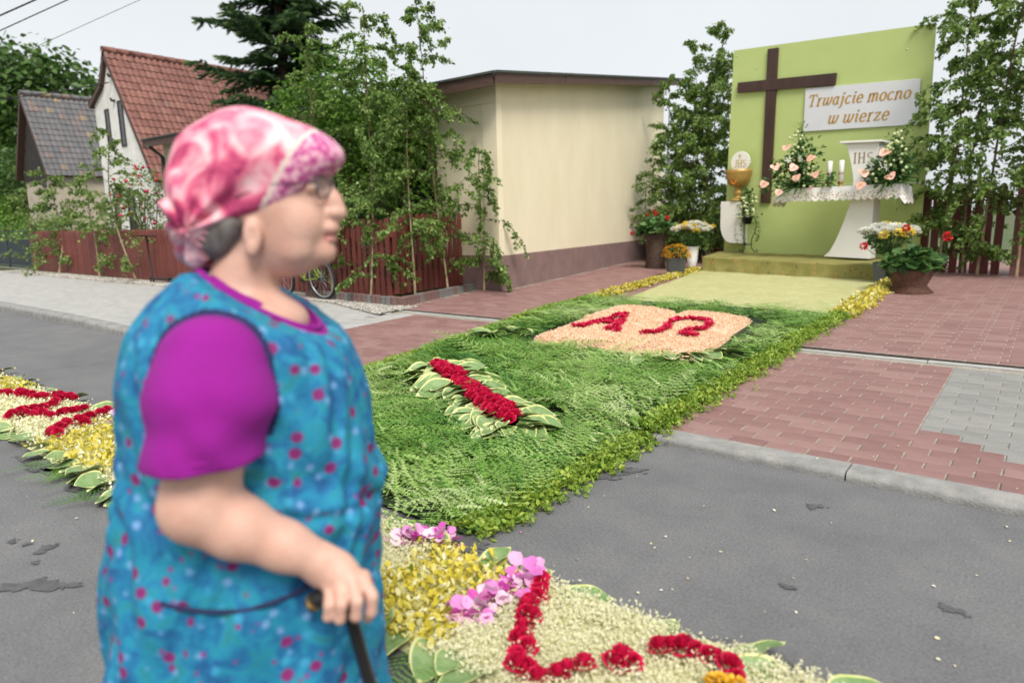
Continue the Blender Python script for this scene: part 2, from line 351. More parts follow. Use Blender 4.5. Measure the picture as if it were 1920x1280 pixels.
def plank(a, b, za, zb, h, t, nm='fascia', m=M_wood):
    a = Vector((*inv(a), za)); b = Vector((*inv(b), zb)); d = (b - a); n = Vector((d.y, -d.x, 0)).normalized() * t
    V = [a, b, b + n, a + n]; V = V + [v + Vector((0, 0, h)) for v in V]
    gg = G(); gg.add(V, [(0, 3, 2, 1), (4, 5, 6, 7), (0, 1, 5, 4), (1, 2, 6, 5), (2, 3, 7, 6), (3, 0, 4, 7)]); return gg.obj(nm, m, yb)
segs = 4
for k in range(segs):
    f0, f1 = k / segs, (k + 1) / segs - .002
    a = (rp[0][0] + (rp[1][0] - rp[0][0]) * f0, rp[0][1] + (rp[1][1] - rp[0][1]) * f0); b = (rp[0][0] + (rp[1][0] - rp[0][0]) * f1, rp[0][1] + (rp[1][1] - rp[0][1]) * f1)
    plank(a, b, roofz(a[1]) - .1, roofz(b[1]) - .1, .145, .025)
for k in range(6): plank((-17.7 + 11.12 / 6 * k, 7.98), (-17.7 + 11.12 / 6 * (k + 1) - .006, 7.98), roofz(7.98) - .13, roofz(7.98) - .13, .17, .025)
plank((-6.53, 7.95), (-8.11, 17.5), roofz(7.95) + .05, roofz(17.5) + .05, .03, .03, 'drip_edge', M_felt)
plank((-17.7, 7.95), (-6.53, 7.95), roofz(7.95) + .045, roofz(7.95) + .045, .03, .03, 'drip_edge', M_felt)
g = G(); g.prism([inv(p) for p in [(-6.86, 8.0), (-6.86, 8.34), (-17.5, 8.34), (-17.5, 8.0)]], roofz(8.2) - .06, roofz(8.2) - .02); g.obj('soffit', M_wood, yb)
def window(parent, x0, x1, y, z0, z1, nm='window', fm=M_white, face=-1, bars=1):
    gg = G(); t = .05
    gg.box(x0, x1, y - .02, y + .03, z0, z0 + t); gg.box(x0, x1, y - .02, y + .03, z1 - t, z1); gg.box(x0, x0 + t, y - .02, y + .03, z0 + t, z1 - t); gg.box(x1 - t, x1, y - .02, y + .03, z0 + t, z1 - t)
    for b in range(bars): xm = x0 + (x1 - x0) * (b + 1) / (bars + 1); gg.box(xm - .025, xm + .025, y - .015, y + .03, z0 + t, z1 - t)
    w = gg.obj(nm, fm, parent); gg = G(); gg.box(x0 + t, x1 - t, y - .006, y + .025, z0 + t, z1 - t); gg.obj('pane', M_dark, w); return w
window(yb, -2.6, -1.3, -.002, 1.5, 2.7, fm=M_wood); window(yb, -6.2, -4.8, -.002, 1.4, 2.7, fm=M_wood); window(yb, -10.3, -9.6, -.002, .75, 2.75, nm='door', fm=M_wood, bars=0)
g = G(); g.tube([(-10.52, -.4, 3.2), (-10.52, -.1, 2.95), (-10.52, -.06, .3)], .05, 10); g.obj('drainpipe', M_felt, yb)
g = G(); g.box(-3.0, -2.72, .9, 1.18, 3.2, 3.72); g.box(-3.06, -2.66, .84, 1.24, 3.722, 3.78); g.obj('chimney', M_felt, yb)
g = G(); g.box(-6.9, -6.5, 5.2, 5.6, 4, 4.72); g.obj('chimney', mat('grey_render', (.36, .35, .34), .9, (.45, .44, .43), 5, 5), yb)

# ------------------------------------------------------------------ tiled houses
def tile_roof(parent, ridge0, ridge1, eave0, eave1, rows, cols, mm, name='roof'):
    """pantiles between a ridge line and an eave line"""
    r0, r1, e0, e1 = map(np.array, (ridge0, ridge1, eave0, eave1))
    nrm = np.cross(r1 - r0, e0 - r0); nrm = nrm / np.linalg.norm(nrm)
    if nrm[2] < 0: nrm = -nrm
    parts = []; rnds = []; seg = 5
    for j in range(rows):
        for i in range(cols):
            a, b = i / cols, (i + 1) / cols; t0, t1 = j / rows, (j + 1.12) / rows; V = []; F = []
            lift = .025 + random.uniform(-.006, .006); sk = random.uniform(-.003, .003)
            for q, (t, hh) in enumerate(((t0, .0), (t1, lift), (t1, lift - .035))):
                for k in range(seg):
                    s = a + (b - a) * k / (seg - 1); p = (r0 + (r1 - r0) * s) * (1 - t) + (e0 + (e1 - e0) * s) * t
                    prof = .035 * sin(pi * min(k / (seg - 1) * 1.45, 1)) + .006; V.append(p + nrm * (hh + prof + sk))
            for q in range(2):
                for k in range(seg - 1): F.append((q * seg + k, q * seg + k + 1, (q + 1) * seg + k + 1, (q + 1) * seg + k))
            parts.append((np.array(V), np.array(F))); rnds.append(np.full(len(F), random.random()))
    V, F = join_np(parts); me = mesh_np('tiles', V, [F], mm, rnd=rnds, smooth=False)
    under = G(); under.add([r0 - nrm * .01, r1 - nrm * .01, e1 - nrm * .01, e0 - nrm * .01, r0 - nrm * .12, r1 - nrm * .12, e1 - nrm * .12, e0 - nrm * .12], [(0, 1, 2, 3), (7, 6, 5, 4), (0, 4, 5, 1), (1, 5, 6, 2), (2, 6, 7, 3), (3, 7, 4, 0)])
    rf_ = under.obj(name, M_wood, parent); ob('roof_tiles', me, rf_, kind='stuff'); return rf_
def ridge_caps(parent, a, b, n, mm, r=.1):
    a, b = Vector(a), Vector(b)
    for k in range(n):
        p, q = a.lerp(b, k / n), a.lerp(b, (k + 1.06) / n); gg = G(); gg.tube([p, q], [r * .92, r * 1.08], 8); gg.obj('ridge_tile', mm, parent)
M_red = mat('red_roof_tile', (.15, .06, .05), .75, (.25, .115, .09), 3, 6, .3, 50, stops=[(0, (.13, .05, .045)), (.3, (.18, .075, .06)), (.7, (.235, .1, .08)), (.95, (.29, .14, .11)), (1, (.16, .11, .1))])
M_grey_t = mat('weathered_roof_tile', (.1, .1, .105), .8, (.16, .155, .155), 3, 6, .3, 50, stops=[(0, (.09, .09, .1)), (.86, (.15, .145, .15)), (.9, (.2, .13, .115)), (.97, (.24, .15, .12)), (.98, (.34, .25, .12)), (1, (.34, .25, .12))])
M_plaster = mat('old_white_plaster', (.62, .6, .56), .95, (.76, .75, .72), 2.5, 9, .5, 40)
M_beige = mat('beige_plaster', (.4, .34, .27), .95, (.5, .44, .36), 2.5, 8, .5, 40)
hx, hy = -22.78, 9.5
wh = empty('gabled_house', (hx, hy, 0), label='tall white plastered house with steep red tiled roof behind the picket fence', cat='house')
g = G()
prof = [(-1.31, .1), (2.3, .1), (2.3, 2.72), (0, 6.36), (-.51, 5.52), (-1.31, 5.08)]
n = len(prof); V = [(x, 0, z) for x, z in prof] + [(x, 7.5, z) for x, z in prof]
g.add(V, [list(range(n)), list(range(n, 2 * n))[::-1]] + [(i, n + i, n + (i + 1) % n, (i + 1) % n) for i in range(n)]); g.obj('wall', M_plaster, wh)
tile_roof(wh, (0, -.12, 6.47), (0, 7.7, 6.47), (2.42, -.12, 2.6), (2.42, 7.7, 2.6), 17, 44, M_red)
tile_roof(wh, (-.02, -.12, 6.47), (-.02, 7.7, 6.47), (-.55, -.12, 5.6), (-.55, 7.7, 5.6), 4, 40, M_red)
tile_roof(wh, (-.55, -.12, 5.6), (-.55, 7.7, 5.6), (-1.5, -.12, 5.08), (-1.5, 7.7, 5.08), 4, 40, M_red)
ridge_caps(wh, (0, -.14, 6.5), (0, 7.7, 6.5), 22, M_red)
M_shut = mat('dark_shutter', (.02, .018, .016), .5)
window(wh, -.62, -.32, -.004, 3.72, 4.86, fm=M_shut, bars=0); window(wh, .32, .66, -.004, 3.68, 5.0, fm=M_shut, bars=0); window(wh, -.72, -.4, -.004, 1.0, 2.4, fm=M_shut, bars=0); window(wh, .25, .75, -.004, 1.0, 2.4, fm=M_shut, bars=0)
M_flowerbox = mat('window_box', (.2, .06, .05), .7)
for wx in (-.56, .5):
    gg = G(); gg.box(wx - .2, wx + .2, -.16, -.005, .9, 1.0); gg.obj('window_box', M_flowerbox, wh)
for z in (5.7, 5.0): g = G(); g.box(.1, .2, -.1, -.002, z, z + .06); g.tube([(.15, -.08, z + .02), (.15, -.12, z + .1)], .03, 6); g.obj('insulator_bracket', M_shut, wh)
bn = empty('barn', (-32, 10, 0), label='old beige barn with weathered grey and red tiled roof behind the metal fence', cat='barn')
g = G(); prof = [(-1.6, .1), (1.6, .1), (1.6, 3.5), (0, 6.35), (-1.6, 3.5)]; n = 5; V = [(x, .25, z) for x, z in prof] + [(x, 3.2, z) for x, z in prof]
g.add(V, [list(range(n)), list(range(n, 2 * n))[::-1]] + [(i, n + i, n + (i + 1) % n, (i + 1) % n) for i in range(n)]); g.obj('wall', M_beige, bn)
tile_roof(bn, (0, -.05, 6.47), (0, 3.4, 6.52), (1.78, -.05, 3.3), (1.78, 3.4, 3.35), 14, 18, M_grey_t)
tile_roof(bn, (0, -.05, 6.47), (0, 3.4, 6.52), (-1.78, -.05, 3.3), (-1.78, 3.4, 3.35), 14, 18, M_grey_t)
ridge_caps(bn, (0, -.05, 6.5), (0, 3.4, 6.55), 10, M_grey_t)
M_blackwood = mat('black_boards', (.018, .016, .015), .9, (.035, .03, .027), 8, 4)
for k in range(11):
    x = -1.55 + k * .3; zt = 6.3 - abs(x + .14) * 1.78; gg = G(); gg.box(x, x + .27, .19, .246, 3.2, max(zt, 3.3)); gg.obj('gable_board', M_blackwood, bn)
window(bn, .3, .7, .246, 2.9, 3.19, fm=M_shut, bars=0)

# ------------------------------------------------------------------ picket fences
M_fence = mat('fence_stain', (.13, .028, .022), .55, (.185, .048, .036), 7, 6, .35, 50, stretch=(1, 1, .25), stops=[(0, (.12, .026, .02)), (1, (.2, .05, .038))])
def picket_mesh(w, h, th, r, shaped):
    pts = []
    lev = [0, .1, .3, .45, .6, .8, .93]
    for q in lev: pts.append((w / 2 * (1 - (.28 if shaped and q in (.3, .6) else 0) * 1.0), q * h))
    for a in (30, 60, 80): pts.append((w / 2 * cos(R(a)), h * .93 + h * .07 * sin(R(a))))
    L_ = [(-x, z) for x, z in pts] ; P = pts + L_[::-1]; n = len(P)
    gg = G(); gg.add([(x, -th / 2, z) for x, z in P] + [(x, th / 2, z) for x, z in P], [list(range(n)), list(range(n, 2 * n))[::-1]] + [(i, n + i, n + (i + 1) % n, (i + 1) % n) for i in range(n)], r=r)
    return gg.mesh('picket', M_fence)
def picket_fence(name, a, b, z0, h, pitch, w, label, shaped=False, rails=(.22, .8), post=2.0, z1=None, side=1):
    a, b = Vector((*a, 0)), Vector((*b, 0)); d = b - a; Ln = d.length; rz = math.atan2(d.y, d.x)
    e = empty(name, (a.x, a.y, z0), rz, label, 'fence', 'picket fences'); ms = [picket_mesh(w, h, .02, k / 5, shaped) for k in range(6)]
    n = int(Ln / pitch)
    for k in range(n):
        ob('picket', random.choice(ms), e, ((k + .5) * pitch, 0, random.uniform(-.012, .012)), (0, random.uniform(-.012, .012), 0))
    for q in rails:
        gg = G(); gg.box(0, Ln, side * .015 if side > 0 else -.05, .05 if side > 0 else -.015, h * q - .035, h * q + .035); gg.obj('rail', M_fence, e)
    k = 0.06
    while k < Ln:
        gg = G(); gg.box(k - .04, k + .04, side * .051 if side > 0 else -.131, .131 if side > 0 else -.051, -.15, h * .9); gg.obj('fence_post', M_fence, e); k += post
    return e
picket_fence('picket_fence', (-22.2, 6.68), (-13.0, 6.6), .17, 1.06, .098, .07, 'dark red picket fence of narrow boards in front of the white house')
picket_fence('picket_fence', (-13.0, 6.6), (-7.36, 6.56), .2, 1.12, .125, .092, 'dark red picket fence of broad boards in front of the yellow building', shaped=True)
picket_fence('picket_fence', (-7.37, 6.58), (-7.62, 8.32), .25, 1.14, .135, .1, 'short red picket fence return running up to the yellow building corner', shaped=True, side=1)
picket_fence('picket_fence', (-9.0, 15.85), (-5.6, 15.4), .2, 1.25, .13, .11, 'dark red picket fence between yellow building and green backdrop', side=1)
picket_fence('picket_fence', (-1.9, 14.0), (-.62, 13.72), .2, 1.5, .155, .118, 'dark red picket gate beside the green backdrop and brick pillar', side=1, rails=(.26, .86))
pl = empty('gate_pillar', (-.35, 13.75, .2), label='red brick gate pillar at the edge of the picket gate', cat='pillar')
M_brick = mat('pillar_brick', (.15, .06, .05), .8, (.2, .085, .07), 8, 5, .4, 60, stops=[(0, (.13, .05, .042)), (1, (.22, .095, .08))])
g = G(); g.box(-.19, .19, -.19, .19, -.1, 1.7); g.obj('mortar_core', mat('mortar', (.13, .1, .09), .9), pl)
for c in range(9):
    for s in range(4):
        for k in range(2):
            gg = G(); o = 0 if c % 2 else .0; x0 = -.2 + k * .202
            gg.box(x0, x0 + .197, -.205, -.19, 0, .178); ob('brick', gg.mesh('brick', M_brick), pl, (0, 0, c * .188), (0, 0, s * pi / 2))
g = G(); g.box(-.25, .25, -.25, .25, 1.702, 1.77); g.obj('cap', M_kerb, pl, bevel=.01)

# palisade edging and gravel
ed = empty('palisade_edging', (-7, 6.3, 0), label='low edging of red and grey palisade blocks under the picket fence corner', cat='edging')
M_palr = mat('palisade_red', (.14, .08, .072), .9, (.2, .125, .11), 12, 5, .5, 70); M_palg = mat('palisade_grey', (.13, .125, .12), .9, (.2, .19, .18), 12, 5, .5, 70)
def pal(x, y, rz, red):
    gg = G(); P = [(-.052, -.05), (-.035, -.062), (0, -.068), (.035, -.062), (.052, -.05), (.052, .05), (-.052, .05)]
    gg.prism(P, -.1, .125 + random.uniform(-.006, .006)); o = gg.obj('palisade_block', M_palr if red else M_palg, ed, bevel=.006); o.location = (x + 7, y - 6.3, .14); o.rotation_euler = (0, random.uniform(-.02, .02), rz)
for k in range(20): pal(-9.05 + k * .107, 6.36 + random.uniform(-.006, .006) - k * .004, 0, random.random() < .6)
for k in range(20): pal(-6.93 - k * .025, 6.33 + k * .103, pi / 2 + .23, k < 4 or random.random() < .2)
M_grav = mat('pale_gravel', (.36, .34, .3), .9, stops=[(0, (.22, .2, .18)), (.4, (.4, .38, .34)), (.8, (.5, .48, .44)), (1, (.32, .26, .2))])
oc = np.array([(1, 0, 0), (-1, 0, 0), (0, 1, 0), (0, -1, 0), (0, 0, .75), (0, 0, -.75)]) * .5; of = np.array([(0, 2, 4), (2, 1, 4), (1, 3, 4), (3, 0, 4), (2, 0, 5), (1, 2, 5), (3, 1, 5), (0, 3, 5)])
def gravel(n, x0, x1, y0, y1, s0, s1, z):
    x = rng.uniform(x0, x1, n); y = rng.uniform(0, 1, n); y = y0(x) + (y1(x) - y0(x)) * y
    P = np.stack([x, y, np.array([z(a, b) for a, b in zip(x, y)]) + rng.uniform(.0, .015, n)], -1); s = rng.uniform(s0, s1, (n, 3))
    return scat(oc, of, frames(rng.uniform(0, 6.3, n), rng.uniform(-.5, .5, n), rng.uniform(-.5, .5, n), s), P)
v1, f1 = gravel(5200, -9.6, -6.62, lambda x: np.where(x > -8.2, 6.08 - (x + 8.2) * .30, 6.08 + 0 * x), lambda x: 6.33 + 0 * x, .015, .04, lambda a, b: .143)
v2, f2 = gravel(6500, -23, -9.5, lambda x: 6.12 + 0 * x, lambda x: 6.62 + 0 * x, .03, .06, lambda a, b: .143)
V, F = join_np([(v1, f1), (v2, f2)])
gv = ob('gravel_strip', mesh_np('gravel_strip', V, [F], M_grav, rnd=[rf(rng.random(11700), 8)])); tag(gv, 'pale gravel strip between the grey pavement and picket fence', 'gravel', kind='stuff')
g = G(); g.add([(-23, 6.1, .14), (-8.2, 6.06, .14), (-6.6, 5.6, .135), (-6.75, 6.3, .143), (-7.4, 6.7, .2), (-23, 6.75, .17)], [(0, 1, 2, 3, 4, 5)]); tag(g.obj('gravel_bed', mat('gravel_bed', (.26, .23, .19), .95, (.34, .31, .26), 30, 4)), kind='structure')

# metal fence on the far left
mf = empty('metal_fence', (-22.3, 6.72, .15), label='dark slate metal garden fence with mesh panels left of the picket fence', cat='fence')
M_slate = mat('slate_metal', (.04, .055, .065), .45, metal=.3)
for k in range(6): gg = G(); gg.box(-.03 - k * 2.0, .03 - k * 2.0, -.03, .03, -.1, 1.12); gg.box(-.045 - k * 2.0, .045 - k * 2.0, -.045, .045, 1.121, 1.16); gg.obj('fence_post', M_slate, mf)
for z in (.12, .85, .97, 1.08):
    gg = G(); gg.box(-10, -.03, -.015, .015, z - .014, z + .014); gg.obj('rail', M_slate, mf)
gg = G()
for k in range(330): x = -.05 - k * .03; gg.box(x - .0065, x + .0065, -.006, .006, .12, .85)
gg.obj('mesh_panel', M_slate, mf, kind='stuff')
gg = G(); gg.box(-10, 0, -.05, .05, -.15, .04); gg.obj('footing', M_kerb, mf)
# overhead cables
M_cable = mat('black_cable', (.02, .02, .022), .6)
def cable(name, a, b, sag, r, label):
    a, b = Vector(a), Vector(b); P = [a.lerp(b, t / 24) - Vector((0, 0, sag * 4 * (t / 24) * (1 - t / 24))) for t in range(25)]
    gg = G(); gg.tube(P, r, 6); o = gg.obj(name, M_cable); tag(o, label, 'cable', 'overhead power cables'); return o
def along(p, q, s0, s1): p, q = Vector(p), Vector(q); return p + (q - p) * s0, p + (q - p) * s1
a, b = along((-17.44, 5.28, 5.6), (-16.89, 5.79, 5.91), -22, 14); cable('power_cable', a, b, .0, .016, 'thick black power cable, the highest of the cables over the street')
a, b = along((-17.41, 5.24, 5.3), (-16.38, 6.19, 5.89), -12, 8); cable('power_cable', a, b, .0, .011, 'twisted dark power cable just below the thick one over the street')
a, b = along((-16.9, 5.55, 4.9), (-15.22, 7.11, 5.86), -7.5, 5); cable('power_cable', a, b, .0, .005, 'thin pale wire, lowest of the cables crossing the sky')
cable('service_cable', (-38, 1.5, 6.0), (-22.66, 9.42, 5.55), .55, .016, 'slack service cable leading to the white house gable')
# ------------------------------------------------------------------ vegetation
M_bark = mat('birch_bark', (.4, .31, .2), .85, (.2, .13, .07), 14, 5, .4, 60, stretch=(1, 1, .4))
def bark_by_height(m):
    t, p, l = gnodes(m); tc = t.nodes.new('ShaderNodeTexCoord'); sp = t.nodes.new('ShaderNodeSeparateXYZ'); l(tc.outputs['Object'], sp.inputs[0]); r = t.nodes.new('ShaderNodeMapRange'); r.inputs[1].default_value = .9; r.inputs[2].default_value = 2.2; l(sp.outputs[2], r.inputs[0])
    mm = t.nodes.new('ShaderNodeMix'); mm.data_type = 'RGBA'; l(r.outputs[0], mm.inputs[0]); l(p.inputs['Base Color'].links[0].from_socket, mm.inputs[6]); mm.inputs[7].default_value = (.1, .06, .035, 1); l(mm.outputs[2], p.inputs['Base Color'])
bark_by_height(M_bark)          # pale peeling bark low on the stem, brown young bark above
M_twig = mat('birch_twig', (.09, .06, .035), .8)
def leafmat(name, a, b, c, tr=.35): return mat(name, a, .45, stops=[(0, a), (.5, b), (1, c)], transl=tr, spec=.4)
M_birch = leafmat('birch_leaf', (.055, .125, .02), (.18, .29, .06), (.42, .53, .2), .45)
M_birch_far = leafmat('birch_leaf_pale', (.075, .14, .032), (.2, .3, .075), (.38, .48, .17), .45)
M_lilac = leafmat('lilac_leaf', (.045, .11, .014), (.13, .26, .032), (.28, .44, .08), .42)
M_tree = leafmat('broad_leaf', (.035, .08, .016), (.08, .16, .033), (.16, .26, .06))
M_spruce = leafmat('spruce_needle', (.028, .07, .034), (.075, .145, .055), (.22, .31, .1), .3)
M_brown = mat('tree_bark', (.07, .045, .03), .9, (.13, .085, .06), 10, 6, .6, 30)
# birch leaf: folded rhomb with a point, 6 tris
BL_V = np.array([(0, 0, 0), (.32, .36, .06), (.62, .26, .03), (1, 0, -.06), (.62, -.26, .03), (.32, -.36, .06), (.5, 0, -.03)])
BL_F = np.array([(0, 6, 1), (1, 6, 2), (2, 6, 3), (3, 6, 4), (4, 6, 5), (5, 6, 0)])
def grow(name, base, top, nb, blen, leaf, nleaf, label, cat='birch sapling', group=None, mleaf=None, r0=.022, droop=.6, bark=None, start=.06, spread=None, seed=0, bend=.1, clump=1.0, hidden=None):
    nleaf = int(nleaf * 2.5); nb = int(nb * 1.35); r0 *= .68; leaf *= .9
    """a cut sapling: tapering trunk, drooping side branches, leaves hung in sprays along them"""
    q = np.random.default_rng(seed); base, top = np.array(base, float), np.array(top, float); H = np.linalg.norm(top - base)
    e = empty(name, tuple(base), 0, label, cat, group); bx = q.normal(0, bend, 3) * np.array([1, 1, .2])
    def tr(t): return (top - base) * t + bx * sin(pi * t) + np.array([.03 * sin(7 * t + seed), .03 * cos(5 * t), 0]) * t
    gg = G(); ts = np.linspace(0, 1, 16); gg.tube([tr(t) for t in ts], [r0 * (1 - .9 * t) + .002 for t in ts], 8); gg.obj('trunk', bark or M_bark, e)
    tw = G(); P = []; D = []
    for k in range(nb):
        t = start + (1 - start) * ((k + q.random()) / nb); az = q.uniform(0, 2 * pi) if spread is None else q.normal(spread[0], spread[1])
        ln = blen * (1.05 - .75 * t) * q.uniform(.55, 1.25) * (min(1, .35 + t / .25 * .65)); up = q.uniform(.25, .95)
        p0 = tr(t); dirh = np.array([cos(az), sin(az), 0]); pts = [p0]; n = 7; dv = dirh * (1 - up * .45) + np.array([0, 0, up]); dv /= np.linalg.norm(dv)
        for s in range(1, n + 1): dv = dv + np.array([0, 0, -droop * .22]) + q.normal(0, .09, 3); dv /= np.linalg.norm(dv); pts.append(pts[-1] + dv * ln / n)
        tw.tube(pts, [r0 * .3 * (1 - t * .5) * (1 - .85 * i / n) + .0012 for i in range(n + 1)], 4, cap=False)
        subs = [pts]
        for s in range(3, n + 1, 2):
            d2 = pts[s] - pts[s - 1]; d2 /= np.linalg.norm(d2); d2 = d2 + q.normal(0, .6, 3); d2[2] -= .35; d2 /= np.linalg.norm(d2); l2 = ln * .38
            pp = [pts[s]]
            for _ in range(3): d2 = d2 + np.array([0, 0, -.25 * droop]) + q.normal(0, .1, 3); d2 /= np.linalg.norm(d2); pp.append(pp[-1] + d2 * l2 / 3)
            subs.append(pp); tw.tube(pp, [.0022, .0018, .0014, .001], 3, cap=False)
        for sp in subs:
            m = max(3, int(nleaf / nb / len(subs))); sp = np.array(sp); idx = q.uniform(.02, len(sp) - 1.001, m); i0 = idx.astype(int); fr = (idx - i0)[:, None]
            P.append(sp[i0] * (1 - fr) + sp[i0 + 1] * fr + q.normal(0, leaf * .35 * clump, (m, 3))); D.append(np.full(m, az))
    tw.obj('branches', M_twig, e, kind='stuff')
    P = np.concatenate(P); D = np.concatenate(D); n = len(P)
    M = frames(D + q.normal(0, 1.2, n), q.normal(-.7, .5, n), q.normal(0, .8, n), leaf * q.uniform(.6, 1.25, n))
    V, F = scat(BL_V, BL_F, M, P); ob('foliage', mesh_np('foliage', V, [F], mleaf or M_birch, rnd=[rf(np.clip(q.normal(.42, .24, n), 0, 1), len(BL_F))]), e, kind='stuff'); return e
GB = 'birch saplings tied to the fences'
# group against the fence corner
grow('birch_sapling', (-7.72, 6.44, .16), (-7.95, 6.75, 4.25), 30, .95, .062, 2600, 'birch sapling tied to street side of the red fence, with pale straight trunk', group=GB, seed=1)
grow('birch_sapling', (-7.22, 6.85, .16), (-7.45, 7.1, 3.6), 28, .85, .06, 2300, 'middle birch sapling standing before the corner of the red fence', group=GB, seed=2)
grow('birch_sapling', (-7.33, 7.66, .16), (-7.85, 7.75, 4.5), 30, .95, .062, 2400, 'birch sapling by the short fence return, its thin leader rising above the roof edge', group=GB, seed=3)
grow('birch_sapling', (-8.6, 6.45, .16), (-9.0, 6.6, 4.2), 28, .9, .062, 2300, 'leafy birch sapling beside the parked bicycle', group=GB, seed=4)
grow('birch_sapling', (-7.05, 8.18, .18), (-6.98, 8.05, 2.35), 15, 1.0, .062, 950, 'short drooping birch sapling leaning on the yellow building corner', group=GB, seed=25, droop=1.35, start=.05, spread=(-.3, .9))
# small ones along the far fence
grow('birch_sapling', (-19.85, 6.5, .16), (-20.1, 6.55, 2.7), 20, 1.0, .085, 950, 'bushy birch sapling next to the metal fence end', group=GB, seed=6, mleaf=M_birch_far, r0=.03)
grow('birch_sapling', (-17.3, 6.48, .16), (-17.5, 6.5, 2.5), 16, .65, .08, 520, 'thin birch sapling in the middle of the far picket fence', group=GB, seed=7, mleaf=M_birch_far, r0=.024)
grow('birch_sapling', (-15.34, 6.45, .16), (-15.9, 6.5, 3.3), 22, 1.0, .08, 800, 'slanting birch sapling beside the black kick scooter', group=GB, seed=8, mleaf=M_birch_far, r0=.032)
grow('birch_sapling', (-21.4, 6.5, .16), (-21.6, 6.55, 2.3), 14, .9, .085, 520, 'low birch sapling at the joint of metal and picket fence', group=GB, seed=9, mleaf=M_birch_far, r0=.02)
# beside the backdrop
for i, (b, t, nl, lab) in enumerate([((-6.9, 15.3, .2), (-6.75, 15.3, 5.1), 2300, 'tall birch sapling nearest the yellow wall, beside the wicker planter'), ((-6.35, 15.2, .2), (-6.0, 15.1, 5.25), 2500, 'tall birch sapling between planter and backdrop'), ((-5.75, 15.0, .2), (-5.85, 14.75, 4.7), 1900, 'birch sapling with bent trunk touching the left edge of the backdrop'), ((-7.3, 15.3, .2), (-7.4, 15.3, 4.4), 2200, 'birch sapling against the end of the yellow wall'), ((-6.6, 14.95, .2), (-6.45, 14.9, 3.9), 2600, 'bushy birch sapling right behind the white mum vase'), ((-6.05, 14.8, .2), (-6.2, 14.85, 4.5), 2400, 'birch sapling with many low twigs beside the console'), ((-7.05, 14.75, .2), (-7.0, 14.7, 3.2), 1800, 'short birch sapling behind the tall wicker pot')]):
    grow('birch_sapling', b, t, 32, 1.05, .075, nl, lab, group=GB, seed=30 + i, r0=.03)
for i, (b, t, nl, lab) in enumerate([((-1.55, 13.6, .2), (-1.35, 13.5, 5.6), 2600, 'tall birch sapling touching the right edge of the backdrop'), ((-.98, 13.45, .2), (-.55, 13.4, 5.8), 2600, 'tall slanting birch sapling in front of the picket gate'), ((-.45, 13.3, .2), (-.2, 13.2, 5.6), 2600, 'tall birch sapling in front of the brick gate pillar'), ((.2, 13.2, .2), (.3, 13.0, 5.4), 2200, 'birch sapling beyond the brick gate pillar'), ((-1.2, 13.75, .2), (-1.05, 13.7, 4.2), 2600, 'bushy birch sapling standing behind the others at the picket gate')]):
    grow('birch_sapling', b, t, 34, 1.15, .078, nl, lab, group=GB, seed=50 + i, r0=.032)

def crown_pts(q, lobes, n, shell=.55):
    P = []
    w = np.array([l[3] ** 2 for l in lobes]); w = w / w.sum()
    for l, c in zip(lobes, w):
        m = int(n * c); d = q.normal(0, 1, (m, 3)); d /= np.linalg.norm(d, axis=1)[:, None]; r = (shell + (1 - shell) * q.random(m) ** .6)[:, None]
        P.append(np.array(l[:3]) + d * r * l[3] * np.array([1, 1, l[4] if len(l) > 4 else 1]))
    return np.concatenate(P)
def bush(name, base, lobes, n, leaf, mleaf, label, cat, stems=6, seed=0, sub=9, group=None, bark=None, trunk=None):
    """crown of many small leaf clumps on branching limbs"""
    q = np.random.default_rng(seed); e = empty(name, base, 0, label, cat, group); gg = G()
    cl = crown_pts(q, lobes, n // sub)
    if trunk: gg.tube([(0, 0, -.1), (0, 0, trunk[0] * .5), (.1, 0, trunk[0])], [trunk[1], trunk[1] * .8, trunk[1] * .6], 10)
    org = np.array([0, 0, trunk[0] * .8 if trunk else 0])
    for k in range(stems):
        t = np.array(lobes[k % len(lobes)][:3]) + q.normal(0, .3, 3) * lobes[k % len(lobes)][3]; rr = (trunk[1] * .45 if trunk else .03)
        md = (org + t) / 2 + q.normal(0, .12, 3) * lobes[0][3]; gg.tube([org, md, t], [rr, rr * .6, rr * .15], 6)
        for _ in range(4):
            c = cl[q.integers(len(cl))]; gg.tube([md, (md + c) / 2 + q.normal(0, .1, 3), c], [rr * .4, rr * .25, rr * .06], 4)
    gg.obj('trunk', bark or M_brown, e)
    P = np.repeat(cl, sub, 0) + q.normal(0, leaf * 1.15, (len(cl) * sub, 3)); nn = len(P); ctr = np.mean([l[:3] for l in lobes], axis=0); d = P - ctr
    M = frames(np.arctan2(d[:, 1], d[:, 0]) + q.normal(0, .8, nn), q.normal(-.35, .5, nn), q.normal(0, .6, nn), leaf * q.uniform(.6, 1.3, nn))
    V, F = scat(BL_V, BL_F, M, P); cr = np.repeat(q.normal(.42, .16, len(cl)), sub) + q.normal(0, .12, nn)
    ob('crown', mesh_np('crown', V, [F], mleaf, rnd=[rf(np.clip(cr, 0, 1), len(BL_F))]), e, kind='stuff'); return e
bush('lilac_bush', (-9.5, 7.5, .15), [(0, 0, 1.6, 1.0, 1.1), (.6, .1, 2.5, .85), (-.5, 0, 2.6, .95), (.2, 0, 3.35, .7), (1.15, .1, 1.6, .75), (1.2, .1, 2.6, .6), (-1.3, .1, 1.9, .7)], 14000, .085, M_lilac, 'bright green lilac bush growing behind the red fence before the yellow building', 'bush', 9, 3)
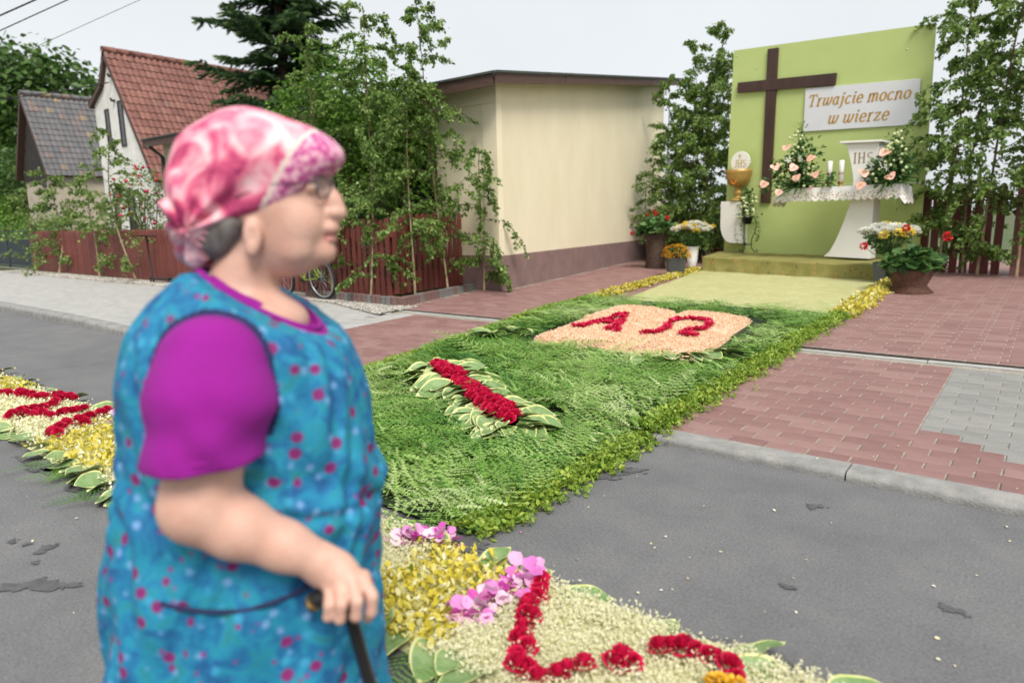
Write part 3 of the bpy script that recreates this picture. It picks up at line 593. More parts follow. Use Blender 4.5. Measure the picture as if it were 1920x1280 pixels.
bush('broadleaf_tree', (-49, 15, .1), [(0, 0, 7, 4.3), (2.2, 1.5, 5, 3.2), (-2, 0, 9, 3.2), (1.2, 1.5, 9, 2.6), (-4, 0, 5, 3.5), (1.4, .5, 2.6, 2.6)], 15000, .42, M_tree, 'large green broadleaf tree behind the barn', 'tree', 10, 4, trunk=(3.0, .35))
bush('garden_shrub', (-29.5, 8.2, .1), [(0, 0, .8, .95), (-1.2, .3, .9, 1.0), (1.1, .2, .6, .7), (-2.6, .3, 1.4, 1.3)], 4200, .13, M_lilac, 'bright rounded garden shrubs behind the metal fence', 'bush', 6, 5)
bush('garden_shrub', (-36, 10.2, .1), [(0, 0, 1.5, 1.5), (-1.6, 0, 2.6, 1.7), (.3, 0, 3.4, 1.2)], 4200, .2, M_tree, 'dark green shrub beside the barn gable', 'bush', 6, 6)
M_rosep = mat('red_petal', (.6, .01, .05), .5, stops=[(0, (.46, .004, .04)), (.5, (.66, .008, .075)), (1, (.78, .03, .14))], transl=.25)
rb = bush('rose_bush', (-17.6, 7.6, .15), [(0, 0, 1.3, .7, 1.2), (.3, 0, 2.0, .55)], 1800, .075, M_birch_far, 'climbing rose bush with red blooms before the white house', 'rose bush', 6, 8)
q = np.random.default_rng(3); d = crown_pts(q, [(0, 0, 1.3, .75, 1.2), (.3, 0, 2.0, .6)], 60, .95)
V, F = scat(oc * 1.3, of, frames(q.uniform(0, 6, len(d)), q.normal(0, .5, len(d)), q.normal(0, .5, len(d)), np.full(len(d), .085)), d); ob('rose_blooms', mesh_np('rose_blooms', V, [F], M_rosep, rnd=[rf(q.random(len(d)), 8)]), rb, kind='stuff')
bush('garden_shrub', (-24.6, 8.6, .15), [(0, 0, .9, .75), (-.9, 0, 1.0, .7), (-1.9, 0, .9, .8)], 2200, .1, M_birch_far, 'pale green shrub under the white house wall', 'bush', 5, 9)

# spruce: whorls of drooping boughs carrying needle sprays
def spruce(base, H, Rm, label, seed=5):
    q = np.random.default_rng(seed); e = empty('spruce_tree', base, 0, label, 'spruce'); gg = G()
    gg.tube([(0, 0, 0), (0, 0, H * .5), (0, 0, H)], [.22, .13, .02], 10); gg.obj('trunk', M_brown, e); tw = G(); P = []; X = []; TP = []
    z = 4.0
    while z < H - .3:
        f = 1 - z / H; nb = 7; a0 = q.uniform(0, 6.3)
        for k in range(nb):
            az = a0 + k * 2 * pi / nb + q.normal(0, .15); ln = Rm * (f ** .75) * q.uniform(.5, 1.3); pts = []; n = 12; dz_ = q.normal(0, .14); tl_ = .12 + q.normal(0, .13)
            for s in range(n + 1):
                t = s / n; pts.append((cos(az) * ln * t, sin(az) * ln * t, z + dz_ + ln * (tl_ * t - .5 * t * t + .34 * t ** 3)))
            pts = np.array(pts); tw.tube(pts, [.03 * (1 - .85 * s / n) for s in range(n + 1)], 4, cap=False)
            for s in range(2, n + 1):
                for sd in (-1, 1, 0):
                    l2 = ln * .3 * (1 - .55 * s / n) * q.uniform(.6, 1.2) if sd else ln * .12
                    d2 = np.array([cos(az + sd * .95), sin(az + sd * .95), -.3 + q.normal(0, .12)]); m = max(3, int(l2 / .055))
                    for u in range(m):
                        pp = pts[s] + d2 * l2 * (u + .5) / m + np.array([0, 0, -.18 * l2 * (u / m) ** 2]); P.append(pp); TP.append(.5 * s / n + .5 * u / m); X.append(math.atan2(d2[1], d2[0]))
        z += .34 * (.55 + f)
    tw.obj('boughs', M_brown, e, kind='stuff'); P = np.array(P); X = np.array(X); n = len(P)
    # spray: six needle fans
    tv = []; tf = []
    for k in range(6):
        a = k * pi / 3; w = np.array([-.1, -sin(a), cos(a)]) * .13; s = np.array([.1, -cos(a), -sin(a)]) * .16; b = len(tv); tv += [(-.35, 0, 0), tuple(np.array((.35, 0, 0)) + w * .6 + s * .6), tuple(np.array((1.0, 0, 0)) + s * .5)]; tf += [(b, b + 1, b + 2)]
    for k in range(5): b = len(tv); tv += [(k * .18 - .2, 0, 0), (k * .18 + .1, .26, -.04), (k * .18 - .02, .05, .02), (k * .18 - .2, 0, 0), (k * .18 + .1, -.26, -.04), (k * .18 - .02, -.05, .02)]; tf += [(b, b + 1, b + 2), (b + 3, b + 4, b + 5)]
    tv = np.array(tv); tf = np.array(tf)
    M = frames(X + q.normal(0, .35, n), q.normal(-.18, .25, n), q.normal(0, .5, n), .22 * q.uniform(.7, 1.35, n)); V, F = scat(tv, tf, M, P)
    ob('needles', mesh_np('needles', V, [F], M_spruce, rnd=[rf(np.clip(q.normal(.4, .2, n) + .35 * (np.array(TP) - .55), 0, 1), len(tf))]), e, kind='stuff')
    return e
spruce((-18.6, 12.7, .1), 13.5, 2.85, 'tall dark spruce rising behind the yellow building')
# ------------------------------------------------------------------ altar
AO = np.array([-5.527, 14.224, 0.0]); AA = R(-7); AU = np.array([cos(AA), sin(AA), 0]); AN = np.array([sin(AA), -cos(AA), 0])
def A(u, d, z): return tuple(AO + AU * u + AN * d + np.array([0, 0, z]))      # u along the backdrop, d out in front of it
def altar_empty(name, u, d, z, label, cat, group=None, rz=0): return empty(name, A(u, d, z), AA + rz, label, cat, group)
M_carp = mat('green_carpet', (.2, .185, .045), .95, (.29, .27, .085), 3, 6, .7, 120)
def carpet_extra(m):
    t, p, l = gnodes(m); v = t.nodes.new('ShaderNodeTexNoise'); v.inputs['Scale'].default_value = 5.5; v.inputs['Detail'].default_value = 2; v.inputs['Distortion'].default_value = 1.2
    tc = t.nodes.new('ShaderNodeTexCoord'); mp = t.nodes.new('ShaderNodeMapping'); mp.inputs['Scale'].default_value = (.6, 1.6, 1); l(tc.outputs['Object'], mp.inputs[0]); l(mp.outputs[0], v.inputs['Vector'])
    r = t.nodes.new('ShaderNodeValToRGB'); e = r.color_ramp.elements; e[0].position = .45; e[0].color = (0, 0, 0, 1); e[1].position = .55; e[1].color = (0, 0, 0, 1); k = e.new(.5); k.color = (1, 1, 1, 1)
    l(v.outputs[0], r.inputs[0]); mm = t.nodes.new('ShaderNodeMix'); mm.data_type = 'RGBA'; mm.inputs[7].default_value = (.56, .55, .32, 1)
    old = p.inputs['Base Color'].links[0].from_socket; ml = t.nodes.new('ShaderNodeMath'); ml.operation = 'MULTIPLY'; ml.inputs[1].default_value = .55; l(r.outputs[0], ml.inputs[0]); l(ml.outputs[0], mm.inputs[0]); l(old, mm.inputs[6]); l(mm.outputs[2], p.inputs['Base Color'])
M_rug = mat('pale_green_rug', (.38, .38, .16), .95, (.43, .42, .19), 3, 6, .5, 140); carpet_extra(M_rug)
# platform with carpet draped over its front
FL, FR, BR, BL = (-5.34, 12.68), (-2.06, 11.89), (-1.66, 13.86), (-5.66, 14.4)
pf = empty('altar_platform', (*FL, .2), label='low platform covered in olive green carpet in front of the green backdrop', cat='platform')
nu, nv = 60, 26; V = []; F = []
for j in range(nv + 1):
    for i in range(nu + 1):
        s = i / nu
        fl = np.array([FL[0] + (FR[0] - FL[0]) * s, FL[1] + (FR[1] - FL[1]) * s]); bk = np.array([BL[0] + (BR[0] - BL[0]) * s, BL[1] + (BR[1] - BL[1]) * s])
        zt = .495 - .055 * s + .004 * sin(s * 30); zb = drive_z(12.3) + .01
        if j <= 8:
            t = j / 8; out = .05 * (1 - t) ** 2 + .012 * sin(s * 70 + 2 * sin(s * 19)) * (1 - t); dr = (bk - fl) / np.linalg.norm(bk - fl)
            p = fl - dr * out; z = zb + (zt - zb) * (t ** .85); z -= .012 * (t == 1)
        else:
            t = (j - 8) / (nv - 8); p = fl + (bk - fl) * t; z = zt + .02 * t + .003 * sin(s * 44 + t * 9)
        V.append((p[0] - FL[0], p[1] - FL[1], z - .2))
for j in range(nv):
    for i in range(nu): a = j * (nu + 1) + i; F.append((a, a + 1, a + nu + 2, a + nu + 1))
ob('carpet_cover', mesh_np('carpet_cover', V, [F], M_carp, smooth=True), pf)
g = G(); g.prism([(p[0] - FL[0], p[1] - FL[1]) for p in ((FL[0] + .02, FL[1] + .02), (FR[0] - .01, FR[1] + .03), BR, BL)], -.02, [.27, .215, .23, .29]); g.obj('base', M_blackwood, pf)
M_spark = mat('orange_petal', (.75, .22, .02), .6)
for k in range(34):
    s = random.random(); zz = random.uniform(.02, .26); x = (FR[0] - FL[0]) * s; y = (FR[1] - FL[1]) * s - .062
    gg = G(); gg.add([(x - .012, y, zz), (x, y - .006, zz - .012), (x + .013, y, zz + .002), (x, y - .004, zz + .014)], [(0, 1, 2, 3)]); gg.obj('fallen_petal', M_spark if k % 2 else M_blackwood, pf)
# rug on the paving
g = G(); V = []; F = []; nu, nv = 40, 40; c0, c1, c2, c3 = np.array([-4.5, 8.0]), np.array([-1.74, 7.85]), np.array([-2.02, 12.0]), np.array([-5.42, 12.72])
for j in range(nv + 1):
    for i in range(nu + 1):
        s, t = i / nu, j / nv; p = (c0 * (1 - s) + c1 * s) * (1 - t) + (c3 * (1 - s) + c2 * s) * t; z = drive_z(p[1]) + .014 + .004 * sin(p[0] * 9 + 2 * sin(p[1] * 4)) + .003 * sin(p[1] * 7); V.append((p[0], p[1], z))
for j in range(nv):
    for i in range(nu): a = j * (nu + 1) + i; F.append((a, a + 1, a + nu + 2, a + nu + 1))
tag(ob('rug', mesh_np('rug', V, [F], M_rug, smooth=True)), 'pale green carpet laid flat in front of the altar platform', 'carpet')

# backdrop
M_board = mat('green_board', (.43, .52, .185), .75, (.45, .54, .2), 3, 4, .05, 300)
bd = altar_empty('backdrop_board', 0, 0, 0, 'tall lime green backdrop board standing behind the altar', 'backdrop')
def quad_slab(P, t, m=0, g=None):
    g = g or G(); g.add([(x, 0, z) for x, z in P] + [(x, t, z) for x, z in P], [(0, 1, 2, 3), (7, 6, 5, 4), (0, 4, 5, 1), (1, 5, 6, 2), (2, 6, 7, 3), (3, 7, 4, 0)], m); return g
quad_slab([(0, .47), (3.69, .38), (3.69, 1.745), (.02, 1.858)], .025).obj('panel', M_board, bd); quad_slab([(.02, 1.862), (3.69, 1.749), (3.66, 4.31), (.075, 4.52)], .025).obj('panel', M_board, bd)
M_scr = mat('screw_head', (.6, .6, .55), .3, metal=.8)
for u, z in ((.14, 4.4), (.58, 4.1), (.53, 2.3), (3.25, 3.98), (3.4, 2.1), (.12, .75)):
    gg = G(); gg.lathe([(.012, 0), (.012, .006), (.004, .01)], 10); o = gg.obj('screw', M_scr, bd); o.location = (u, 0, z); o.rotation_euler = (pi / 2, 0, 0)
M_strut = mat('raw_timber', (.3, .22, .13), .8, (.4, .3, .18), 8, 5)
for u in (.5, 1.8, 3.2): gg = G(); gg.box(u - .04, u + .04, .026, .1, .2, 4.2); gg.add([(u - .03, 1.2, .2), (u + .03, 1.2, .2), (u + .03, .1, 2.6), (u - .03, .1, 2.6), (u - .03, 1.26, .2), (u + .03, 1.26, .2), (u + .03, .1, 2.7), (u - .03, .1, 2.7)], [(0, 1, 2, 3), (7, 6, 5, 4), (0, 4, 5, 1), (2, 6, 7, 3), (0, 3, 7, 4), (1, 5, 6, 2)]); gg.obj('strut', M_strut, bd)
# cross
M_cross = mat('dark_cross_wood', (.035, .014, .01), .45, (.06, .026, .018), 6, 6, .3, 50, stretch=(1, 1, .15))
cr = altar_empty('cross', .9, .0, 1.5, 'large dark brown wooden cross mounted on the green backdrop', 'cross')
def slabf(P, y0, y1, g=None):
    g = g or G(); n = len(P); g.add([(x, y0, z) for x, z in P] + [(x, y1, z) for x, z in P], [list(range(n)), list(range(n, 2 * n))[::-1]] + [(i, n + i, n + (i + 1) % n, (i + 1) % n) for i in range(n)]); return g
slabf([(-.112, 0), (.09, -.015), (.112, 2.905), (-.098, 2.915)], -.045, -.002).obj('upright', M_cross, cr, bevel=.006)
slabf([(-.69, 2.185), (1.215, 2.06), (1.23, 2.268), (-.69, 2.382)], -.06, -.012).obj('crossbeam', M_cross, cr, bevel=.006)
# lettering by strokes
M_gold_t = mat('gold_lettering', (.42, .24, .045), .5)
def stroke(g, pts, w, sx, sz, ox, oz, sh=0.0, y=0.0, yt=.003, wa=1.0):
    """flat ribbon along a polyline in the xz plane"""
    P = [((x + sh * z) * sx + ox, z * sz + oz) for x, z in pts]; n = len(P); Lf = []; Rt = []
    for i in range(n):
        a, b = P[max(i - 1, 0)], P[min(i + 1, n - 1)]; dx, dz = b[0] - a[0], b[1] - a[1]; l = math.hypot(dx, dz) or 1; ww = w * (1 if wa == 1 else (1 - (1 - wa) * abs(dx / l)))
        nx, nz = -dz / l * ww / 2, dx / l * ww / 2; Lf.append((P[i][0] + nx, P[i][1] + nz)); Rt.append((P[i][0] - nx, P[i][1] - nz))
    V = [(x, y - yt, z) for x, z in Lf] + [(x, y - yt, z) for x, z in Rt] + [(x, y, z) for x, z in Lf] + [(x, y, z) for x, z in Rt]
    F = []
    for i in range(n - 1): F += [(i, i + 1, n + i + 1, n + i), (i, 2 * n + i, 2 * n + i + 1, i + 1), (n + i, n + i + 1, 3 * n + i + 1, 3 * n + i)]
    F += [(0, n, 3 * n, 2 * n), (n - 1, 3 * n - 1, 4 * n - 1, 2 * n - 1)]; g.add(V, F)
def arc(cx, cz, rx, rz, a0, a1, n=12): return [(cx + rx * cos(R(a0 + (a1 - a0) * k / n)), cz + rz * sin(R(a0 + (a1 - a0) * k / n))) for k in range(n + 1)]
GL = {
 'T': (1.05, [[(.5, 0), (.5, 1.42)], [(.0, 1.12), (.02, 1.42), (.98, 1.42), (1.0, 1.12)], [(.28, 0), (.72, 0)]]),
 'r': (.66, [[(.05, .96), (.2, .98), (.2, 0)], [(.0, 0), (.42, 0)], [(.2, .62)] + arc(.48, .66, .26, .3, 160, 60, 8)]),
 'w': (1.22, [[(.0, .96), (.17, .98), (.14, .4)] + arc(.34, .3, .2, .28, 180, 300, 8) + [(.62, .35), (.62, .98)], [(.62, .35)] + arc(.82, .3, .2, .28, 180, 300, 8) + [(1.08, .5), (1.1, .98)]]),
 'a': (.86, [arc(.38, .48, .3, .48, 50, 330, 18), [(.62, .98), (.6, .2), (.68, .02), (.84, .06)]]),
 'j': (.5, [[(.08, .96), (.26, .98), (.26, -.2)] + arc(.04, -.18, .22, .24, 0, -110, 8), arc(.28, 1.32, .05, .05, 0, 360, 8)]),
 'c': (.74, [arc(.4, .48, .32, .48, 45, 320, 18)]),
 'i': (.46, [[(.05, .96), (.22, .98), (.22, .14), (.3, 0), (.44, .06)], arc(.24, 1.32, .05, .05, 0, 360, 8)]),
 'e': (.78, [[(.1, .48), (.68, .54)] + arc(.4, .52, .3, .46, 8, 180, 10) + arc(.42, .46, .33, .46, 180, 320, 12)]),
 'm': (1.3, [[(.04, .96), (.18, .98), (.18, 0)], [(.02, 0), (.34, 0)], [(.18, .6)] + arc(.42, .68, .22, .3, 150, 0, 9) + [(.64, 0)], [(.5, 0), (.78, 0)], [(.64, .6)] + arc(.86, .68, .22, .3, 150, 0, 9) + [(1.08, .1), (1.2, 0), (1.28, .06)]]),
 'o': (.82, [arc(.4, .49, .32, .49, 0, 360, 22)]),
 'n': (.92, [[(.04, .96), (.18, .98), (.18, 0)], [(.02, 0), (.34, 0)], [(.18, .6)] + arc(.44, .68, .24, .3, 150, 0, 9) + [(.68, .12), (.78, 0), (.9, .06)]]),
 'z': (.76, [[(.1, .8), (.12, .96), (.64, .96), (.08, .02), (.66, .02), (.68, .2)]]),
 'I': (.5, [[(.22, 0), (.22, 1.4)], [(.02, 0), (.42, 0)], [(.02, 1.4), (.42, 1.4)]]),
 'H': (1.14, [[(.2, 0), (.2, 1.4)], [(.84, 0), (.84, 1.4)], [(.2, .72), (.84, .72)], [(.04, 0), (.36, 0)], [(.04, 1.4), (.36, 1.4)], [(.68, 0), (1.0, 0)], [(.68, 1.4), (1.0, 1.4)]]),
 'S': (.84, [arc(.4, 1.06, .3, .33, 35, 270, 12) + arc(.4, .36, .32, .36, 90, -150, 14)]),
 'J': (.7, [[(.45, 1.4), (.42, .25)] + arc(.2, .25, .22, .3, 0, -150, 8), [(.25, 1.4), (.62, 1.4)]]),
}
def write(g, txt, ox, oz, s, w, sh=.2, track=.1, slope=0.0, wa=.6, y=0):
    x = 0
    for c in txt:
        if c == ' ': x += .5; continue
        adv, st = GL[c]
        for k in st: stroke(g, k, w, s, s, ox + x * s, oz + slope * x * s, sh, y, wa=wa)
        x += adv + track
    return x * s
sg = altar_empty('motto_sign', 1.57, 0, 2.75, 'white rectangular sign with gold motto lettering on the backdrop', 'sign')
slabf([(0, .05), (1.955, -.03), (1.93, .715), (0, .825)], -.03, -.008).obj('sign_board', mat('white_sign', (.62, .63, .66), .5, (.64, .65, .68), 3, 3), sg, bevel=.003)
g = G(); write(g, 'Trwajcie mocno', .06, .492, .136, .037, .22, .115, -.045, y=-.031, wa=.5); g.obj('lettering', M_gold_t, sg, kind='stuff')
g = G(); write(g, 'w wierze', .44, .14, .145, .037, .22, .12, -.04, y=-.031, wa=.5); g.obj('lettering', M_gold_t, sg, kind='stuff')

# column with curved left flank carrying the table and the tabernacle top
M_alt = mat('altar_white', (.72, .71, .68), .5, (.76, .75, .73), 2, 3, .03, 200)
col = altar_empty('altar_column', 2.8, .78, .49, 'tall white altar column with concave flank and gold IHS letters', 'altar column')
P = [(-.37, .025)] + [(-.37 + .4 * (t ** .62) - .0 * t, .025 + .95 * t) for t in np.linspace(.08, 1, 14)] + [(.045, 1.15), (.05, 1.3), (.035, 1.42), (.0, 1.58), (-.04, 1.73), (-.1, 1.93)] + [(.42, 1.91), (.405, 1.2), (.385, .0)]
slabf(P[::-1], -.16, .16).obj('shaft', M_alt, col, bevel=.004)
g = G(); g.add([(-.19, -.22, 1.94), (.47, -.22, 1.91), (.47, .22, 1.91), (-.19, .22, 1.94), (-.19, -.22, 1.975), (.47, -.22, 1.945), (.47, .22, 1.945), (-.19, .22, 1.975)], [(3, 2, 1, 0), (4, 5, 6, 7), (0, 1, 5, 4), (1, 2, 6, 5), (2, 3, 7, 6), (3, 0, 4, 7)]); g.obj('top_plate', M_alt, col, bevel=.006)
g = G(); write(g, 'IHS', .03, 1.6, .118, .021, 0, .1, -.03, wa=.45, y=-.161); g.obj('lettering', mat('bronze_lettering', (.24, .18, .1), .5), col)
# table top + cloth
tb = altar_empty('altar_table', 2.6, .85, 1.7, 'white altar table slab carried by the curved column', 'altar table')
g = G(); g.box(-.98, -.2, -.28, .28, -.06, 0); g.box(.44, 1.02, -.28, .28, -.06, 0); g.box(-.2, .44, -.28, -.245, -.06, 0); g.box(-.2, .44, .245, .28, -.06, 0); g.obj('table_top', M_alt, tb)
def lace():
    m = mat('lace_cloth', (.74, .74, .74), .85); t, p, l = gnodes(m); at = t.nodes.new('ShaderNodeAttribute'); at.attribute_name = 'rnd'
    tc = t.nodes.new('ShaderNodeTexCoord'); v = t.nodes.new('ShaderNodeTexVoronoi'); v.inputs['Scale'].default_value = 30; l(tc.outputs['Object'], v.inputs['Vector'])
    r = t.nodes.new('ShaderNodeValToRGB'); e = r.color_ramp.elements; e[0].position = .3; e[0].color = (.34, .22, .11, 1); e[1].position = .42; e[1].color = (.74, .73, .71, 1); l(v.outputs['Distance'], r.inputs[0])
    mm = t.nodes.new('ShaderNodeMix'); mm.data_type = 'RGBA'; l(at.outputs['Fac'], mm.inputs[0]); mm.inputs[6].default_value = (.74, .74, .75, 1); l(r.outputs[0], mm.inputs[7]); l(mm.outputs[2], p.inputs['Base Color']); return m
cl = altar_empty('altar_cloth', 2.6, .85, 1.705, 'white altar cloth with scalloped lace edge hanging from the table', 'tablecloth')
V = []; F = []; RN = []; NU = 160; x0, x1, yf, yb_ = -1.0, 1.04, -.3, .3
loop = [(x0 + (x1 - x0) * k / NU, yf, k / NU * (x1 - x0)) for k in range(NU + 1)]
left = [(x0, yb_ - (yb_ - yf) * k / 40, k / 40 * .6) for k in range(40)]; right = [(x1, yf + (yb_ - yf) * k / 40, k / 40 * .6) for k in range(1, 41)]
path = left + loop + right; n = len(path); arcl = 0; lev = [0, .02, .06, .12, .17]
for i, (x, y, _) in enumerate(path):
    if i: arcl += math.hypot(x - path[i - 1][0], y - path[i - 1][1])
    sc_ = abs(sin(arcl * pi / .115)); side = (i < 40 or i > 40 + NU); drop = (.27 if side else .19) + .04 * sc_
    for q, h in enumerate((0, .1, .35, .7, 1.0)):
        hh = h * drop; f = .016 * sin(arcl * 21) * h + .012 * h; ox = (-1 if i < 40 else 1 if i > 40 + NU else 0); oy = 0 if side else -1
        V.append((x + ox * (f + .06 * h * (1 if side else 0)), y + oy * f, .006 - hh - .008 * (q > 0)))
for i in range(n - 1):
    for q in range(4): F.append((i * 5 + q, i * 5 + q + 1, (i + 1) * 5 + q + 1, (i + 1) * 5 + q)); RN.append(1.0 if q >= 2 else 0.0)
ob('lace_skirt', mesh_np('lace_skirt', V, [F], lace(), rnd=[np.array(RN)], smooth=True), cl)
g = G(); g.box(x0, -.2, yf, yb_, 0, .007); g.box(.45, x1, yf, yb_, 0, .007); g.box(-.2, .45, yf, -.08, 0, .007); g.obj('cloth_top', lace(), cl)
M_brass = mat('brass', (.3, .18, .05), .45, metal=.6); M_wax = mat('white_wax', (.78, .77, .72), .5); M_cband = mat('candle_band', (.25, .1, .06), .5)
for i, u in enumerate((2.47, 2.665)):
    c = altar_empty('altar_candle', u, 1.0, 1.712, 'white altar candle with brown band, the one ' + ('nearer the cross' if i == 0 else 'nearer the IHS column'), 'candle', 'pair of altar candles')
    g = G(); g.lathe([(.05, 0), (.05, .01), (.025, .025), (.03, .05), (.046, .065), (.046, .085)], 16); g.obj('candle_holder', M_brass, c)
    g = G(); g.lathe([(.043, .086), (.043, .43), (.038, .437), (.01, .432)], 16); b = g.obj('candle', M_wax, c)
    for z in (.2, .225): g = G(); g.lathe([(.0435, z), (.0442, z + .001), (.0442, z + .011), (.0435, z + .012)], 16); g.obj('band', M_cband, b)
    g = G(); g.tube([(0, 0, .43), (.003, 0, .445), (.006, 0, .452)], .003, 5); g.obj('wick', M_shut, b)

# pedestal, chalice and host
pd = altar_empty('pedestal_console', .28, .01, .7, 'white console with rounded underside carrying the gold chalice', 'pedestal')
P = [(-.225, .85), (-.225, .42)] + [(-.225 + .24 * (1 - cos(R(a))), .42 - .41 * sin(R(a))) for a in range(10, 91, 10)] + [(.24, .0), (.235, .83)]
slabf(P[::-1], -.28, .0).obj('body', M_alt, pd, bevel=.004)
ch = altar_empty('chalice', .36, .16, 1.55, 'large gold chalice standing on the white console', 'chalice')
M_gold = mat('gold_paint', (.48, .3, .09), .4, (.4, .24, .07), 12, 4, .2, 60, metal=.35)
g = G(); g.lathe([(.165, 0), (.168, .012), (.11, .045), (.06, .075), (.05, .1), (.075, .135), (.085, .165), (.075, .195), (.045, .225), (.05, .25), (.07, .27), (.09, .28)], 28); g.obj('stem', M_gold, ch)
g = G(); g.lathe([(.06, .278), (.14, .30), (.2, .36), (.24, .45), (.258, .56), (.27, .62), (.262, .62), (.24, .55), (.2, .44), (.1, .36)], 32); bw = g.obj('bowl', M_gold, ch)
M_amber = mat('orange_ornament', (.8, .25, .02), .4)
for k in range(12): t = k / 12 * 2 * pi; g = G(); g.lathe([(.011, -.011), (.014, 0), (.011, .011)], 8); o = g.obj('ornament', M_amber, bw); o.location = (.05 * cos(t), -.208 - .006 * sin(t), .4 + .06 * sin(t))
ho = altar_empty('host_disc', .4, .18, 2.14, 'round white host with gold JHS letters rising from the chalice', 'host disc')
V = []; n = 40
g = G(); P = [(.205 * cos(2 * pi * k / n), .18 + .205 * sin(2 * pi * k / n)) for k in range(n)]; slabf(P, -.015, .015, g).obj('disc', mat('host_white', (.76, .75, .7), .5), ho, bevel=.004)
g = G(); write(g, 'JHS', -.125, .085, .095, .02, .05, .0, -.03, wa=.6, y=-.0155); stroke(g, [(0, 0), (0, .1)], .016, 1, 1, -.01, .235, 0, -.0155); stroke(g, [(-.035, 0), (.035, 0)], .016, 1, 1, -.01, .3, 0, -.0155); g.obj('lettering', mat('gold_letters', (.5, .38, .14), .4), ho)

# ------------------------------------------------------------------ flower things
M_leaf = leafmat('pot_leaf', (.03, .085, .022), (.07, .16, .04), (.15, .26, .08), .25)
M_anth = mat('peach_anthurium', (.75, .36, .27), .35, (.78, .45, .36), 9, 3)
M_cream = mat('cream_petal', (.76, .76, .6), .6, stops=[(0, (.55, .62, .33)), (1, (.8, .78, .66))], transl=.2)
M_mumw = mat('white_mum', (.82, .82, .78), .7, stops=[(0, (.74, .75, .66)), (1, (.86, .86, .84))], transl=.2); M_mumy = mat('yellow_mum', (.75, .58, .05), .7, stops=[(0, (.66, .46, .02)), (.6, (.78, .62, .08)), (1, (.8, .72, .3))], transl=.2)
M_mumo = mat('golden_mum', (.72, .38, .015), .7, stops=[(0, (.6, .28, .01)), (1, (.78, .5, .03))], transl=.15)
def leaves_obj(parent, name, P, size, mm, yaw=None, pitch=(0, .6), seed=0, tv=BL_V, tf=BL_F, aspect=1.0):
    q = np.random.default_rng(seed); P = np.asarray(P); n = len(P); yaw = q.uniform(0, 6.3, n) if yaw is None else yaw; s = size * q.uniform(.65, 1.2, n)
    V, F = scat(tv, tf, frames(yaw, q.normal(pitch[0], pitch[1], n), q.normal(0, .5, n), np.stack([s, s * aspect, s], -1)), P); return ob(name, mesh_np(name, V, [F], mm, rnd=[rf(q.random(n), len(tf))]), parent, kind='stuff')
def mum_mesh(r, mm, seed):     # a ball of petals, half sphere
    q = np.random.default_rng(seed); n = 90; el = np.arcsin(q.uniform(-.1, 1, n)); az = q.uniform(0, 6.3, n); P = np.stack([np.cos(el) * np.cos(az), np.cos(el) * np.sin(az), np.sin(el) * .75], -1) * r * .62
    tvp = np.array([(0, -.3, 0), (.55, -.35, .06), (1, 0, .12), (.55, .35, .06), (0, .3, 0)]); V, F = scat(tvp, np.array([(0, 1, 3), (1, 2, 3), (0, 3, 4)]), frames(az, el * .8, q.normal(0, .3, n), np.full(n, r * .42)), P)
    return mesh_np('bloom', V, [F], mm, rnd=[rf(np.clip(np.sin(el) * .5 + q.random(n) * .5, 0, 1), 3)])
MUMS = {('w', k): mum_mesh(.06, M_mumw, k) for k in range(3)}; MUMS.update({('y', k): mum_mesh(.06, M_mumy, k + 9) for k in range(3)}); MUMO = [mum_mesh(.022, M_mumo, k + 20) for k in range(3)]
def heart_leaf(mm, nm, r=.06, spadix=None):   # anthurium: heart with a spadix
    g = G(); P = []; n = 22
    for k in range(n):
        t = 2 * pi * k / n; x = 14 * sin(t) * (1 + .22 * cos(t)); y = 12 * cos(t) - 2.5 * max(0, cos(t)) ** 8 - 2.5 * max(0, -cos(t)) ** 6; P.append((x / 17 * r, y / 17 * r, .22 * r * (x / 17) ** 2 - .12 * r * (y / 17) ** 2 * (y < 0) + .04 * r * sin(5 * t)))
    P.append((0, .1 * r, -.02 * r)); g.add(P, [(k, (k + 1) % n, n) for k in range(n)], sm=True); g.tube([(0, .25 * r, 0), (0, .1 * r, .3 * r), (0, -.2 * r, .55 * r)], [.09 * r, .1 * r, .06 * r], 6, m=1)
    return g.mesh(nm, [mm, M_cream])
ANTH = heart_leaf(M_anth, 'anthurium', .085)
star_v = []; star_f = []
for k in range(6):
    a = k * pi / 3; b = len(star_v); star_v += [(0, 0, 0), (.5 * cos(a - .3), .5 * sin(a - .3), .12), (cos(a), sin(a), .02), (.5 * cos(a + .3), .5 * sin(a + .3), .12)]; star_f += [(b, b + 1, b + 2), (b, b + 2, b + 3)]
LILY = mesh_np('lily', np.array(star_v) * .085, [np.array(star_f)], M_mumw, rnd=[np.random.default_rng(1).random(12)])
BUDm = G(); BUDm.lathe([(.004, 0), (.018, .012), (.022, .028), (.014, .042), (.003, .048)], 8); BUD = BUDm.mesh('bud', mat('pale_bud', (.58, .64, .34), .6))
GRASS_V = np.array([(0, -.02, 0), (.35, -.035, .05), (.7, -.025, .04), (1, 0, -.05), (.7, .025, .04), (.35, .035, .05), (0, .02, 0)]); GRASS_F = np.array([(0, 1, 5), (0, 5, 6), (1, 2, 4), (1, 4, 5), (2, 3, 4)])
